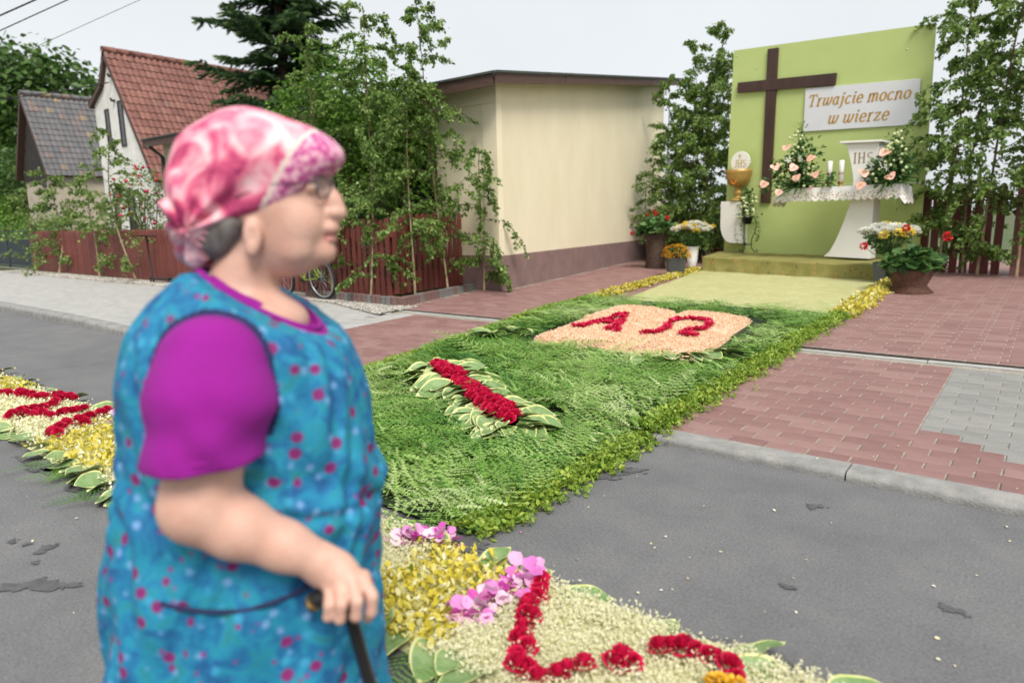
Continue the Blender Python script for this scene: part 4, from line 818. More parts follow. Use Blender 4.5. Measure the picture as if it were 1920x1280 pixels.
def arrangement(u, d, z, H, Wd, anth, lil, label, seed, topx=0):
    q = np.random.default_rng(seed); e = altar_empty('flower_arrangement', u, d, z, label, 'bouquet', 'altar flower arrangements'); g = G(); g.lathe([(.08, 0), (.11, .02), (.11, .05), (.07, .055)], 16); g.obj('tray', M_leaf, e)
    n = 820; lb = [(q.normal(0, Wd * .5), -abs(q.normal(0, .1)), abs(q.normal(.22, .2)) * H) for _ in range(16)] + [(topx * .6 + q.normal(0, .06), 0, H * z_) for z_ in (.3, .42, .55, .68)]; li = q.integers(len(lb), size=n); P = np.array(lb)[li] + q.normal(0, .085, (n, 3)); P[:, 2] = np.maximum(P[:, 2], .0); a = q.uniform(0, 6.3, n); leaves_obj(e, 'foliage', P, .095, M_leaf, a, (-.1, .6), seed)
    n = 90; a = q.uniform(0, 6.3, n); leaves_obj(e, 'grass_blades', np.stack([np.cos(a) * .04, np.sin(a) * .04, np.full(n, .06)], -1), Wd * 1.25, M_leaf, a, (-.02, .35), seed + 1, GRASS_V, GRASS_F)
    st = G()
    for k in range(7):
        x, y = topx * (1.0 + .25 * q.normal()), .05 * q.normal(); st.tube([(0, 0, .1), (x * .4, y, H * .6), (x, y, H * q.uniform(.8, 1.05))], .003, 4)
    st.obj('stems', M_leaf, e); n = 110; t = q.uniform(.6, 1.05, n); leaves_obj(e, 'sprigs', np.stack([topx * t ** 1.6 + q.normal(0, .045, n), q.normal(0, .04, n), t * H], -1), .045, M_leaf, None, (.3, .6), seed + 2)
    for k, (x, y, zz, rx, rz) in enumerate(anth):
        y -= .12; o = ob('anthurium', ANTH, e, (x, y, zz), (rx * .6 + .45 - random.uniform(.0, .5), random.uniform(-.6, .6), rz * .5 + random.uniform(-.7, .7))); k_ = random.uniform(1.0, 1.35); o.scale = (k_, k_ * random.uniform(.9, 1.25), k_)
    for (x, zz) in lil: ob('lily', LILY, e, (x, -.26, zz), (1.2, random.uniform(-.4, .4), random.uniform(0, 6)))
    for k in range(34):
        t = q.random(); w = (Wd * (1 - t) + .05); x = q.uniform(-1, 1) * w + topx * t; ob('bud', BUD, e, (x, -q.uniform(.1, .3), .02 + t * H * .9), (q.uniform(.2, 1.2), q.normal(0, .4), 0), scale=(1.1, 1.1, 1.1))
arrangement(1.95, .98, 1.71, 1.08, .4, [(-.16, -.1, .72, 1.0, .9), (-.32, -.18, .4, 1.2, 1.2), (.02, -.2, .36, 1.3, .3), (.3, -.15, .5, .9, -.5), (-.5, -.2, .1, 1.4, .2), (.1, -.24, .18, 1.3, -.3), (.4, -.18, .22, 1.3, -.6), (-.18, -.3, -.06, 1.5, .05), (.38, -.28, .0, 1.4, .1)], [(-.1, .5), (.1, .5), (-.12, .2), (.03, .24)], 'cone shaped peach anthurium bouquet at the cross end of the altar', 61, -.02)
arrangement(3.42, .98, 1.71, .85, .36, [(-.02, -.12, .5, .9, .4), (-.3, -.2, .2, 1.0, .8), (-.3, -.26, .0, 1.2, .6), (.12, -.22, .12, 1.2, -.4)], [(-.06, .3), (.02, .26)], 'peach anthurium bouquet in front of the IHS column', 71, .14)
# wire stand with ivy plant
M_iron = mat('black_iron', (.015, .018, .016), .5, metal=.4)
ws = empty('wire_plant_stand', (-4.93, 14.0 - .1, .5), 0, 'curly black wire plant stand on the platform beside the cross', 'plant stand')
for k in range(3):
    a = k * 2 * pi / 3 + .5; g = G(); c, s_ = cos(a), sin(a)
    g.tube([(c * r, s_ * r, z) for r, z in ((.14, .72), (.17, .6), (.16, .45), (.1, .3), (.08, .2), (.1, .1), (.16, .025), (.2, .02), (.22, .05), (.2, .075), (.185, .06))], .009, 6); g.obj('leg', M_iron, ws)
for z, r in ((.72, .14), (.18, .085)):
    g = G(); g.tube([(r * cos(t), r * sin(t), z) for t in np.linspace(0, 2 * pi, 25)], .008, 6); g.obj('ring', M_iron, ws)
ip = empty('ivy_plant', (-4.93, 13.9, 1.22), 0, 'trailing ivy with cream buds in the black wire stand', 'plant')
g = G(); g.lathe([(.07, -.14), (.1, -.02), (.125, .0), (.11, 0)], 16); g.obj('pot', M_iron, ip)
q = np.random.default_rng(9); n = 260; t = q.random(n); leaves_obj(ip, 'foliage', np.stack([q.normal(0, .1, n) * (1 - t * .6), q.normal(0, .1, n) * (1 - t * .6), t * .55], -1), .07, M_leaf, None, (0, .6), 3)
n = 170; a = q.choice([0.1, .5, 3.3, 2.7, 4.4, 5.6], n); t = q.random(n); leaves_obj(ip, 'trailing_leaves', np.stack([np.cos(a) * (.14 + .1 * np.sin(t * 3)) + q.normal(0, .015, n), np.sin(a) * .16 + q.normal(0, .015, n), .02 - t * .55], -1), .04, M_leaf, None, (-.4, .5), 4)
for k in range(26): t = random.random(); ob('bud', BUD, ip, (random.gauss(0, .1), -random.uniform(0, .12), t * .42 - .03), (random.uniform(.3, 1.3), random.gauss(0, .5), 0), scale=(1.3, 1.3, 1.3))

GER_V = np.array([(0, 0, 0)] + [((.5 + .5 * (1 if k % 2 else .86)) * cos(R(-150 + k * 30)) + .5, (.5 + .5 * (1 if k % 2 else .86)) * sin(R(-150 + k * 30)), .12 * (k % 2) + .08) for k in range(11)]); GER_F = np.array([(0, k, k + 1) for k in range(1, 11)])
def red_head(parent, p, r, seed):
    q = np.random.default_rng(seed); n = 40; d = q.normal(0, 1, (n, 3)); d /= np.linalg.norm(d, axis=1)[:, None]; tvp = np.array([(0, -.25, 0), (.6, -.4, .1), (.9, 0, .12), (.6, .4, .1), (0, .25, 0)])
    V, F = scat(tvp, np.array([(0, 1, 3), (1, 2, 3), (0, 3, 4)]), frames(np.arctan2(d[:, 1], d[:, 0]), np.arcsin(d[:, 2]), q.normal(0, 1, n), np.full(n, r * .75)), d * r * .55); h = ob('flower_head', mesh_np('flower_head', V, [F], M_ger, rnd=[rf(q.random(n), 3)]), parent, p); return h
M_ger = mat('geranium_red', (.6, .012, .02), .6, stops=[(0, (.45, .008, .02)), (1, (.72, .02, .03))], transl=.2)
def geranium(name, loc, R_, H, n, heads, label, pot, seed):
    e = empty(name, loc, 0, label, 'potted plant'); q = np.random.default_rng(seed); pot(e); zt = e['pot_h']
    d = q.normal(0, 1, (n, 3)); d[:, 2] = np.abs(d[:, 2]) * .9 - .25; d /= np.linalg.norm(d, axis=1)[:, None]; P = d * np.array([R_, R_, H]) * q.uniform(.45, 1.05, n)[:, None] + np.array([0, 0, zt + .05]); leaves_obj(e, 'foliage', P, .082, M_leaf, np.arctan2(d[:, 1], d[:, 0]), (-.1, .6), seed, GER_V - np.array([.3, 0, 0]), GER_F, .9)
    st = G()
    for k, (x, y, z, r) in enumerate(heads): st.tube([(x * .3, y * .3, zt + .05), (x * .8, y * .8, (zt + z) / 2 + .05), (x, y, z)], .005, 5); red_head(e, (x, y, z), r, k + seed)
    st.obj('flower_stalks', M_leaf, e); return e
M_wick = mat('dark_wicker', (.06, .035, .025), .6, (.13, .08, .055), 20, 4, .5, 80); M_wick2 = mat('brown_wicker', (.1, .04, .025), .6, (.2, .09, .055), 24, 4, .5, 80)
def tall_wicker(e):
    e['pot_h'] = .72; prof = []
    for k in range(40): z = k / 39 * .72; r = .215 - .045 * sin(z / .72 * pi * .95) + .03 * (z / .72); prof += [(r - .009, z), (r + .009, z + .009)]
    g = G(); g.lathe(prof, 30, wob=lambda t, z: .004 * sin(t * 15 + (pi if int(z / .018) % 2 else 0))); g.obj('wicker_pot', M_wick, e)
geranium('geranium_planter', (-6.55, 13.1, drive_z(13.1)), .36, .26, 300, [(.04, -.1, 1.14, .055), (.33, -.15, 1.02, .05), (-.4, -.25, .72, .05), (-.2, 0, 1.1, .03)], 'red geranium in a tall dark wicker pot against the yellow wall', tall_wicker, 5)
def low_basket(e):
    e['pot_h'] = .32; g = G(); prof = []
    for k in range(22): z = k / 21 * .3; r = (.285 - z * 1.05) if z < .08 else .2 + (z - .08) * .42; prof += [(r - .009, z), (r + .009, z + .007)]
    g.lathe(prof, 30, wob=lambda t, z: .006 * sin(t * 14 + (pi if int(z / .0143) % 2 else 0))); g.obj('basket', M_wick2, e)
geranium('geranium_basket', (-1.52, 10.62, drive_z(10.6)), .32, .22, 330, [(-.58, -.1, .62, .05), (-.08, -.1, .86, .05), (.38, .05, .74, .06)], 'red geranium in a low brown wicker basket at the platform corner', low_basket, 15)
def mums(name, loc, label, potf, R_, H, zt, cols, nb, seed):
    e = empty(name, loc, 0, label, 'potted plant', None); q = np.random.default_rng(seed); potf(e); n = 320; t = q.random(n); a = q.uniform(0, 6.3, n); w = R_ * (.25 + .75 * t) * q.random(n) ** .5; leaves_obj(e, 'foliage', np.stack([np.cos(a) * w, np.sin(a) * w, zt + t * H], -1), .075, M_leaf, a, (-.2, .6), seed)
    st = G()
    for k in range(nb):
        a = k * 2.4; r = R_ * 1.02 * math.sqrt((k + .5) / nb); z = zt + H + .1 * (1 - (r / R_) ** 2) + q.normal(0, .015); x, y = r * cos(a), r * sin(a); st.tube([(0, 0, zt), (x * .7, y * .7, zt + H * .6), (x, y, z)], .004, 4)
        c = cols[int(q.integers(len(cols)))] if (k // 3) % 2 else cols[k % len(cols)]; o = ob('bloom', MUMS[(c, k % 3)], e, (x, y, z), (q.normal(0, .2) - y * .9, x * .9 + q.normal(0, .2), q.uniform(0, 6))); s = q.uniform(1.35, 1.9); o.scale = (s, s, s)
    st.obj('stems', M_leaf, e); return e
M_porc = mat('white_porcelain', (.76, .76, .75), .3)
def vase(e): g = G(); g.lathe([(.1, 0), (.1, .02), (.065, .045), (.06, .07), (.085, .12), (.1, .22), (.105, .34), (.112, .44), (.125, .47), (.118, .47), (.1, .42)], 28); g.obj('vase', M_porc, e)
mums('mum_vase', (-5.58, 12.75, drive_z(12.75)), 'white and yellow chrysanthemums in a tall white porcelain vase', vase, .37, .34, .44, 'ywwy', 34, 3)
def darkpot(e): g = G(); g.add([(x * w, y * w, z) for z, w in ((0, .13), (.32, .165), (.32, .15), (.29, .15)) for x, y in ((-1, -1), (1, -1), (1, 1), (-1, 1))], [(3, 2, 1, 0)] + [(j * 4 + i, j * 4 + (i + 1) % 4, j * 4 + 4 + (i + 1) % 4, j * 4 + 4 + i) for j in range(3) for i in range(4)] + [(12, 13, 14, 15)]); g.obj('pot', mat('anthracite_pot', (.055, .06, .065), .5), e)
mums('mum_pot', (-2.0, 12.15 - .45, drive_z(11.7)), 'white and yellow chrysanthemums in a black pot behind the geranium basket', darkpot, .35, .32, .42, 'wywwy', 40, 8)
gp = empty('golden_mum_pot', (-5.44, 11.7, drive_z(11.7)), .6, 'golden yellow mini chrysanthemums in a square anthracite pot', 'potted plant'); darkpot(gp)
q = np.random.default_rng(4); n = 200; d = q.normal(0, 1, (n, 3)); d[:, 2] = np.abs(d[:, 2]); d /= np.linalg.norm(d, axis=1)[:, None]; leaves_obj(gp, 'foliage', d * np.array([.2, .2, .18]) + np.array([0, 0, .34]), .05, M_leaf, None, (0, .5), 6)
for k in range(150):
    el = math.asin(random.uniform(-.15, 1)); az = random.uniform(0, 6.3); p = (.255 * cos(el) * cos(az), .255 * cos(el) * sin(az), .36 + .2 * sin(el)); s = random.uniform(.8, 1.25); ob('bloom', MUMO[k % 3], gp, p, (-sin(az) * (1.2 - el), cos(az) * (1.2 - el), az), scale=(s, s, s))
# ------------------------------------------------------------------ flower carpets
def surf(x, y):
    if y < KY0: return 0.0
    if y < KY1: return ktop(x)
    if y < 6.1: return walk_z(x, y)
    return drive_z(y)
def cl_left(y): return float(np.interp(y, [1.85, 3.4, 5.95, 8.0, 12.8], [-4.05, -4.3, -4.69, -4.97, -5.5]))
def cl_right(y): return float(np.interp(y, [1.85, 8.2, 12.0], [-1.78, -1.76, -1.98]))
M_fern = mat('fern_green', (.06, .14, .03), .5, stops=[(0, (.03, .125, .012)), (.35, (.12, .28, .03)), (.6, (.23, .4, .07)), (.8, (.35, .49, .15)), (1, (.48, .58, .27))], transl=.25, spec=.6)
M_gap_shade = mat('frond_gap_shade', (.01, .028, .006), .9, (.022, .05, .012), 20, 5, .8, 60)  # near-black undersheet: shade in the gaps between fronds put into its colour
fb = empty('fern_carpet', (0, 0, 0), label='long carpet of green fern fronds running from the street to the altar', cat='fern carpet')
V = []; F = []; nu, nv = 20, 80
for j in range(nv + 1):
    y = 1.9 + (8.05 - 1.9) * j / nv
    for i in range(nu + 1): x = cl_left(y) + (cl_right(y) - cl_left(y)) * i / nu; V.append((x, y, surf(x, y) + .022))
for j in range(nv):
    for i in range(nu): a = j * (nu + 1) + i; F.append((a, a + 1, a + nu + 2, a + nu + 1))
ob('gap_shade_base', mesh_np('gap_shade_base', V, [F], M_gap_shade, smooth=True), fb)
def frond(npair, teeth):
    V = []; F = []
    def tri(a, b, c): k = len(V); V.extend([a, b, c]); F.append((k, k + 1, k + 2))
    for k in range(npair):
        t = .06 + .92 * k / npair; l = (.29 * (min(1, t / .22) ** .7) * (1 - t) ** .75 + .012) * (.88 + .1 * ((k * 7) % 3)); zz = .06 * sin(pi * t * .9)
        for sd in (-1, 1):
            ang = R(68 - 25 * t); dx, dy = cos(ang), sin(ang) * sd; px, py = -dy, dx
            hw = .021 * (1 - .4 * t) * (1.0 if teeth > 3 else 1.35)
            for q in range(teeth):
                a, b = q / teeth, (q + 1) / teeth; wd = hw * (1 - .7 * a)
                A_ = (t + dx * l * a, dy * l * a, zz - .05 * a * l); B_ = (t + dx * l * b, dy * l * b, zz - .05 * b * l)
                for s2 in (-1, 1): m = (a + b) / 2 + .35 / teeth; tri(A_, B_, (t + dx * l * m + px * wd * s2, dy * l * m + py * wd * s2, zz - .05 * l * m - .004))
    for k in range(4): a, b = k / 4, (k + 1) / 4; za, zb = .06 * sin(pi * a * .9), .06 * sin(pi * b * .9); tri((a, -.006 * (1 - a), za), (b, 0, zb), (a, .006 * (1 - a), za))
    return np.array(V), np.array(F)
F1 = frond(12, 4); F2 = frond(9, 3)
def fern_field(n, y0, y1, tmpl, name, seed, lo, hi):
    q = np.random.default_rng(seed); y = q.uniform(y0, y1, n); s = q.random(n)
    xx = np.array([cl_left(b) + .06 + (cl_right(b) - cl_left(b) - .12) * a for a, b in zip(s, y)])
    tb = np.clip(((xx + 3.78) * 1.38 + (y - 3.8) * -.79) / (1.38 ** 2 + .79 ** 2), 0, 1); db = np.hypot(xx + 3.78 - 1.38 * tb, y - 3.8 + .79 * tb)
    keep = (db > .22) & ~((xx > -4.0) & (xx < -2.15) & (y > 5.0) & (y < 7.15)); y, s = y[keep], s[keep]; n = len(y)
    x = np.array([cl_left(b) + .06 + (cl_right(b) - cl_left(b) - .12) * a for a, b in zip(s, y)]); z = np.array([surf(a, b) for a, b in zip(x, y)])
    uu = q.random(n); yaw = np.where(uu < .25, q.normal(1.75, .5, n), np.where(uu < .45, q.normal(-1.4, .5, n), q.uniform(0, 6.3, n))); L_ = q.uniform(lo, hi, n)
    x = x - np.cos(yaw) * L_ * .5; y2 = y - np.sin(yaw) * L_ * .5
    x = np.clip(x, -5.1, -1.72)
    sz = np.stack([L_, L_ * q.uniform(.85, 1.2, n), L_], -1)
    V, F = scat(tmpl[0], tmpl[1], frames(yaw, q.normal(.03, .08, n), q.normal(0, .2, n), sz), np.stack([x, y2, z + q.uniform(.02, .06, n)], -1))
    f = ob(name, mesh_np(name, V, [F], M_fern, rnd=[rf(np.clip(.52 + .22 * np.sin(x * 2.3 + 1.7 * np.sin(y2 * 1.6)) + .16 * np.sin(y2 * 4.1 + x * 3) + q.normal(0, .2, n), 0, 1), len(tmpl[1]))]), fb, kind='stuff'); return f
fern_field(820, 1.95, 4.7, F1, 'fern_fronds', 1, .26, .7); fern_field(820, 4.5, 7.95, F2, 'fern_fronds', 2, .28, .65)
# loose side leaflets strewn over the fronds
q = np.random.default_rng(78); n = 11000; y = q.uniform(1.95, 8.0, n) ; y = 1.95 + (y - 1.95) * q.random(n) ** .35; x = np.array([cl_left(b) + .08 + (cl_right(b) - cl_left(b) - .16) * a for a, b in zip(q.random(n), y)])
tb = np.clip(((x + 3.78) * 1.38 + (y - 3.8) * -.79) / (1.38 ** 2 + .79 ** 2), 0, 1); kp = (np.hypot(x + 3.78 - 1.38 * tb, y - 3.8 + .79 * tb) > .26) & ~((x > -4.05) & (x < -2.12) & (y > 4.98) & (y < 7.16)); x, y = x[kp], y[kp]; n = len(x)
pv, pf_ = [], []
for k in range(6):
    a, b = k / 6, (k + 1) / 6
    for s2 in (-1, 1): c0_ = len(pv); w_ = .15 * (1 - .7 * a); pv += [(a, 0, .05 * sin(pi * a)), (b, 0, .05 * sin(pi * b)), ((a + b) / 2 + .06, s2 * w_, .05 * sin(pi * a) - .02)]; pf_.append((c0_, c0_ + 1, c0_ + 2))
flow = .25 * np.sin(x * 1.9 + 1.3 * np.sin(y * 1.4)) + .35
yw = flow * -1 + q.normal(0, .38, n) + np.where(q.random(n) < .5, pi, 0)
V, F = scat(np.array(pv), np.array(pf_), frames(yw, q.normal(.04, .14, n), q.normal(0, .35, n), q.uniform(.08, .17, n)), np.stack([x, y, np.array([surf(a, b) for a, b in zip(x, y)]) + q.uniform(.05, .085, n)], -1))
ob('loose_leaflets', mesh_np('loose_leaflets', V, [F], M_fern, rnd=[rf(np.clip(.5 + .22 * np.sin(x * 2.3 + 1.7 * np.sin(y * 1.6)) + .16 * np.sin(y * 4.1 + x * 3) + q.normal(0, .2, n), 0, 1), len(pf_))]), fb, kind='stuff')
q = np.random.default_rng(77); n = 70; y = q.uniform(1.95, 7.9, n); yw = q.normal(-.35, .5, n)
V, F = scat(*F1, frames(yw, q.normal(-.04, .06, n), q.normal(0, .15, n), q.uniform(.22, .34, n)), np.stack([np.full(n, -2.02) + q.normal(0, .03, n), y, np.array([surf(-1.8, b) for b in y]) + .03], -1)); ob('fern_fringe', mesh_np('fern_fringe', V, [F], M_fern, rnd=[rf(q.uniform(.3, .9, n), len(F1[1]))]), fb, kind='stuff')
# leafy borders
M_sprig = leafmat('sprig_leaf', (.09, .18, .02), (.24, .37, .04), (.46, .54, .1), .35)
M_gold = M_gold
M_goldleaf = mat('golden_leaf', (.5, .45, .06), .5, stops=[(0, (.14, .2, .03)), (.25, (.5, .42, .03)), (.6, (.66, .56, .06)), (.85, (.72, .68, .35)), (1, (.78, .76, .55))], transl=.25)
PET_V = np.array([(0, 0, 0), (.4, -.3, .08), (.8, -.22, .1), (1, 0, .02), (.8, .22, .1), (.4, .3, .08), (.5, 0, 0)]); PET_F = np.array([(0, 1, 6), (1, 2, 6), (2, 3, 6), (3, 4, 6), (4, 5, 6), (5, 0, 6)])
def border(name, edge, y0, y1, w, n, leaf, mm, label, cat, seed, h=.045, side=1):
    q = np.random.default_rng(seed); nc = n // 7; y = q.uniform(y0, y1, nc); off = q.normal(0, w * .36, nc); x = np.array([edge(b) for b in y]) + off
    zz = np.array([surf(a, b) for a, b in zip(x, y)]); hh = h * np.exp(-(off / (w * .5)) ** 2); C = np.stack([x, y, zz + .015 + hh * q.random(nc)], -1)
    P = np.repeat(C, 7, 0) + q.normal(0, leaf * .55, (nc * 7, 3)) * np.array([1, 1, .6]); P[:, 2] = np.maximum(P[:, 2], np.repeat(zz, 7) + .006); m = len(P); base = np.repeat(q.uniform(0, 6.3, nc), 7)
    V, F = scat(PET_V, PET_F, frames(base + q.normal(0, 1.0, m), q.normal(.35, .45, m), q.normal(0, .6, m), leaf * q.uniform(.6, 1.25, m)), P)
    o = ob(name, mesh_np(name, V, [F], mm, rnd=[rf(np.clip(np.repeat(q.normal(.5, .2, nc), 7) + q.normal(0, .15, m), 0, 1), 6)])); tag(o, label, cat, kind='stuff'); return o
border('leafy_border', cl_right, 1.92, 8.1, .16, 26000, .027, M_sprig, 'fresh green leafy sprigs edging the fern carpet beside bare paving', 'leaf border', 1)
border('leafy_border', cl_left, 3.0, 8.1, .17, 17000, .03, M_sprig, 'fresh green leafy sprigs edging the fern carpet on its yellow building side', 'leaf border', 2)
border('golden_border', lambda y: cl_right(y) + .02, 7.9, 11.95, .17, 6500, .045, M_goldleaf, 'golden and cream leaf border between the rug and geranium basket', 'leaf border', 3)
border('golden_border', lambda y: cl_left(y) + .02, 8.0, 12.75, .15, 6000, .045, M_goldleaf, 'golden and cream leaf border along the rug beside the mum pots', 'leaf border', 4)
# hosta leaf: cupped, pointed, with cream margin
M_host = mat('hosta_green', (.13, .23, .07), .42, (.22, .32, .13), 3, 3, .25, 30, spec=.5); M_hostm = mat('hosta_margin', (.42, .47, .14), .45, (.6, .59, .3), 6, 3, .2, 30)
def hosta_mesh(seed):
    q = np.random.default_rng(seed); nu, nv = 12, 12; V = []; F = []; MI = []; w1, w2 = q.uniform(.25, .55), q.uniform(-.25, .25); ph = q.uniform(0, 6)
    for i in range(nu + 1):
        t = i / nu; w = .37 * (sin(pi * min(t * 1.0, 1) ** .68) ** .75) + .003 * (1 - t)
        for j in range(nv + 1):
            s = j / nv * 2 - 1; s = math.copysign(abs(s) ** .85, s); x = t + .03 * abs(s) * (1 - t) - .06 * abs(s) * (t < .3) ; V.append((x, s * w, .22 * t * (1 - t) * w1 * 2 - .14 * t * t * w1 + abs(s) ** 1.5 * w * .3 * (1 - .85 * t) + .028 * sin(9 * t + ph + 2 * s) * abs(s) + w2 * s * t * .12))
    for i in range(nu):
        for j in range(nv): a = i * (nv + 1) + j; F.append((a, a + 1, a + nv + 2, a + nv + 1)); MI.append(1 if (j in (0, nv - 1) or i >= nu - 1) else 0)
    return mesh_np('hosta_leaf', V, [F], [M_host, M_hostm], [np.array(MI)], smooth=True)
HOS = [hosta_mesh(k) for k in range(6)]
def hosta(parent, x, y, z, L_, yaw, tilt=.15, roll=0): ob('hosta_leaf', random.choice(HOS), parent, (x, y, z), (roll, -tilt, yaw), scale=(L_, L_ * random.uniform(.85, 1.15), L_))
hb = empty('hosta_bed', (0, 0, 0), label='oval bed of cream edged hosta leaves under the straight red rose bar', cat='leaf bed')
a0, a1 = np.array([-3.78, 3.8]), np.array([-2.4, 3.01]); dv = (a1 - a0); Lb = np.linalg.norm(dv); dv = dv / Lb; yawb = math.atan2(dv[1], dv[0])
for lay in range(3):
    for k in range(19):
        t = (k + .33 * lay) / 18.0
        for sd in (-1, 1):
            p = a0 + dv * (Lb * t); zz = surf(p[0], p[1]) if p[1] > 3.57 else (0 if p[1] < 3.4 else .05)
            hosta(hb, p[0] - dv[1] * sd * .05 + random.gauss(0, .015), p[1] + dv[0] * sd * .05 + random.gauss(0, .015), max(zz, .02) + .08 - .012 * lay, random.uniform(.22, .31) * (.72 + .17 * lay), yawb + sd * (1.2 + .2 * lay - .45 * t) + random.gauss(0, .14), random.uniform(-.02, .16), random.gauss(0, .2))
for k in range(11): an = yawb + (k - 5) * .28; hosta(hb, a1[0] + .04 * cos(an), a1[1] + .04 * sin(an), .075, random.uniform(.2, .28), an, 0.02, random.gauss(0, .15))
for k in range(7): an = yawb + pi + (k - 3) * .33; hosta(hb, a0[0], a0[1], surf(*a0) + .07, random.uniform(.22, .3), an, .02, random.gauss(0, .15))
# roses
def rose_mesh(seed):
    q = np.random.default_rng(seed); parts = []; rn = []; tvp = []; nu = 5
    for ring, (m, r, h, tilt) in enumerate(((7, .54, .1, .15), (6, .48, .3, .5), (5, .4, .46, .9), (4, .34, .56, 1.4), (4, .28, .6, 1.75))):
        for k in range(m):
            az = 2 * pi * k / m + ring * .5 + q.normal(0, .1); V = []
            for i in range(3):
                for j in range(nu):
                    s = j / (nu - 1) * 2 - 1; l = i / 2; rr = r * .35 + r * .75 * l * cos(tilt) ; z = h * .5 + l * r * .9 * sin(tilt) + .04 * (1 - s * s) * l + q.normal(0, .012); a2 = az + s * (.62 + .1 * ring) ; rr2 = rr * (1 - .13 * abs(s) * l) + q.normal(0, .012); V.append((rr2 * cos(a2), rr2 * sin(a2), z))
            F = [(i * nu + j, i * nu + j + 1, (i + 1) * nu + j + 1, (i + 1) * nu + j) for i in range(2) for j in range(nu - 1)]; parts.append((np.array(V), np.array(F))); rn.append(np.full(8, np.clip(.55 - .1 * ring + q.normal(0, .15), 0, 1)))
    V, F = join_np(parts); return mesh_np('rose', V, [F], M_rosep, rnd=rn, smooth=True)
ROS = [rose_mesh(k) for k in range(5)]
def rose_line(parent, pts, step, size, zf, jit=.012, rows=1, w=0):
    for (x0, y0), (x1, y1) in zip(pts[:-1], pts[1:]):
        l = math.hypot(x1 - x0, y1 - y0); n = max(1, round(l / step)); nx, ny = -(y1 - y0) / l, (x1 - x0) / l
        for k in range(n):
            for rw in range(rows):
                o = (rw - (rows - 1) / 2) * w; t = (k + .5 * (rw % 2)) / n; x, y = x0 + (x1 - x0) * t + nx * o + random.gauss(0, jit), y0 + (y1 - y0) * t + ny * o + random.gauss(0, jit); s = size * random.uniform(.85, 1.15)
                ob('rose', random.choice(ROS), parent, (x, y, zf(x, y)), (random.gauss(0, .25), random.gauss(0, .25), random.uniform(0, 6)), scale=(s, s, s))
rbar = empty('rose_bar', (0, 0, 0), label='straight bar of red rose heads lying on the hosta leaves', cat='rose bar')
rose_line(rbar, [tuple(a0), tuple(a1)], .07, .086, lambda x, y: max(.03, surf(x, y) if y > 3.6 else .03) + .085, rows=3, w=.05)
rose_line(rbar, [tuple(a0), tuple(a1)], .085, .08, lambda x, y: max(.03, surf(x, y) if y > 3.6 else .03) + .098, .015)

# open book of peach petals
bk = empty('petal_book', (0, 0, 0), label='open book shape made of peach petals with red Greek letters', cat='petal book')
M_peach = mat('peach_petal', (.66, .36, .2), .8, stops=[(0, (.7, .43, .25)), (.35, (.8, .55, .37)), (1, (.84, .66, .5))], transl=.2)
c00, c10, c01, c11 = np.array([-3.80, 5.06]), np.array([-2.16, 5.12]), np.array([-4.02, 7.12]), np.array([-2.38, 6.96])
def bookpt(s, t):
    p = (c00 * (1 - s) + c10 * s) * (1 - t) + (c01 * (1 - s) + c11 * s) * t
    q = (s * 2) % 1 if s < 1 else 1; e = min(1, min(t, 1 - t) / .028, min(s, 1 - s) / .02); e = math.sqrt(max(e, 0))
    z = .045 + .05 * sin(pi * (q * .8 + .16)) ** .8 - .04 * math.exp(-((s - .5) / .035) ** 2)
    return np.array([p[0], p[1], surf(p[0], p[1]) + .015 + z * e])
nu, nv = 48, 30; V = [bookpt(i / nu, j / nv) for j in range(nv + 1) for i in range(nu + 1)]
for pg in range(2):
    F = [(j * (nu + 1) + i, j * (nu + 1) + i + 1, (j + 1) * (nu + 1) + i + 1, (j + 1) * (nu + 1) + i) for j in range(nv) for i in range(pg * nu // 2, (pg + 1) * nu // 2)]
    ob('page', mesh_np('page', V, [F], M_peach, rnd=[rng.random(len(F)) * .5], smooth=True), bk)
q = np.random.default_rng(5); n = 24000; st = q.random((n, 2)); P = np.array([bookpt(a, b) for a, b in st]); V, F = scat(PET_V[[0, 1, 3, 5]], np.array([(0, 1, 2), (0, 2, 3)]), frames(q.uniform(0, 6.3, n), q.normal(.45, .45, n), q.normal(0, .5, n), q.uniform(.011, .024, n)), P)
ob('loose_petals', mesh_np('loose_petals', V, [F], M_peach, rnd=[rf(np.clip(q.normal(.6, .25, n), 0, 1), 2)]), bk, kind='stuff')
def bookz(x, y):
    # nearest parameter by inverting the bilinear map
    s, t = .5, .5
    for _ in range(12):
        p = bookpt(s, t)[:2]; e = 1e-3; du = (bookpt(min(s + e, 1), t)[:2] - p) / e; dw = (bookpt(s, min(t + e, 1))[:2] - p) / e; J = np.array([du, dw]).T; d = np.linalg.solve(J, np.array([x, y]) - p); s, t = float(np.clip(s + d[0], .01, .98)), float(np.clip(t + d[1], .01, .98))
    return bookpt(s, t)[2]
def petal_letter(name, strokes, w, label):
    P = []
    for pts in strokes:
        for (x0, y0), (x1, y1) in zip(pts[:-1], pts[1:]):
            n = int(math.hypot(x1 - x0, y1 - y0) * 900); t = rng.random(n); P.append(np.stack([x0 + (x1 - x0) * t + rng.uniform(-w, w, n), y0 + (y1 - y0) * t + rng.uniform(-w, w, n)], -1))
    P = np.concatenate(P); n = len(P); z = np.array([bookz(*p) for p in P]) + rng.uniform(.008, .028, n)
    V, F = scat(PET_V, PET_F, frames(rng.uniform(0, 6.3, n), rng.normal(.3, .4, n), rng.normal(0, .5, n), rng.uniform(.025, .04, n)), np.stack([P[:, 0], P[:, 1], z], -1)); o = ob(name, mesh_np(name, V, [F], M_rosep, rnd=[rf(rng.random(n), 6)]), bk); o['label'] = label
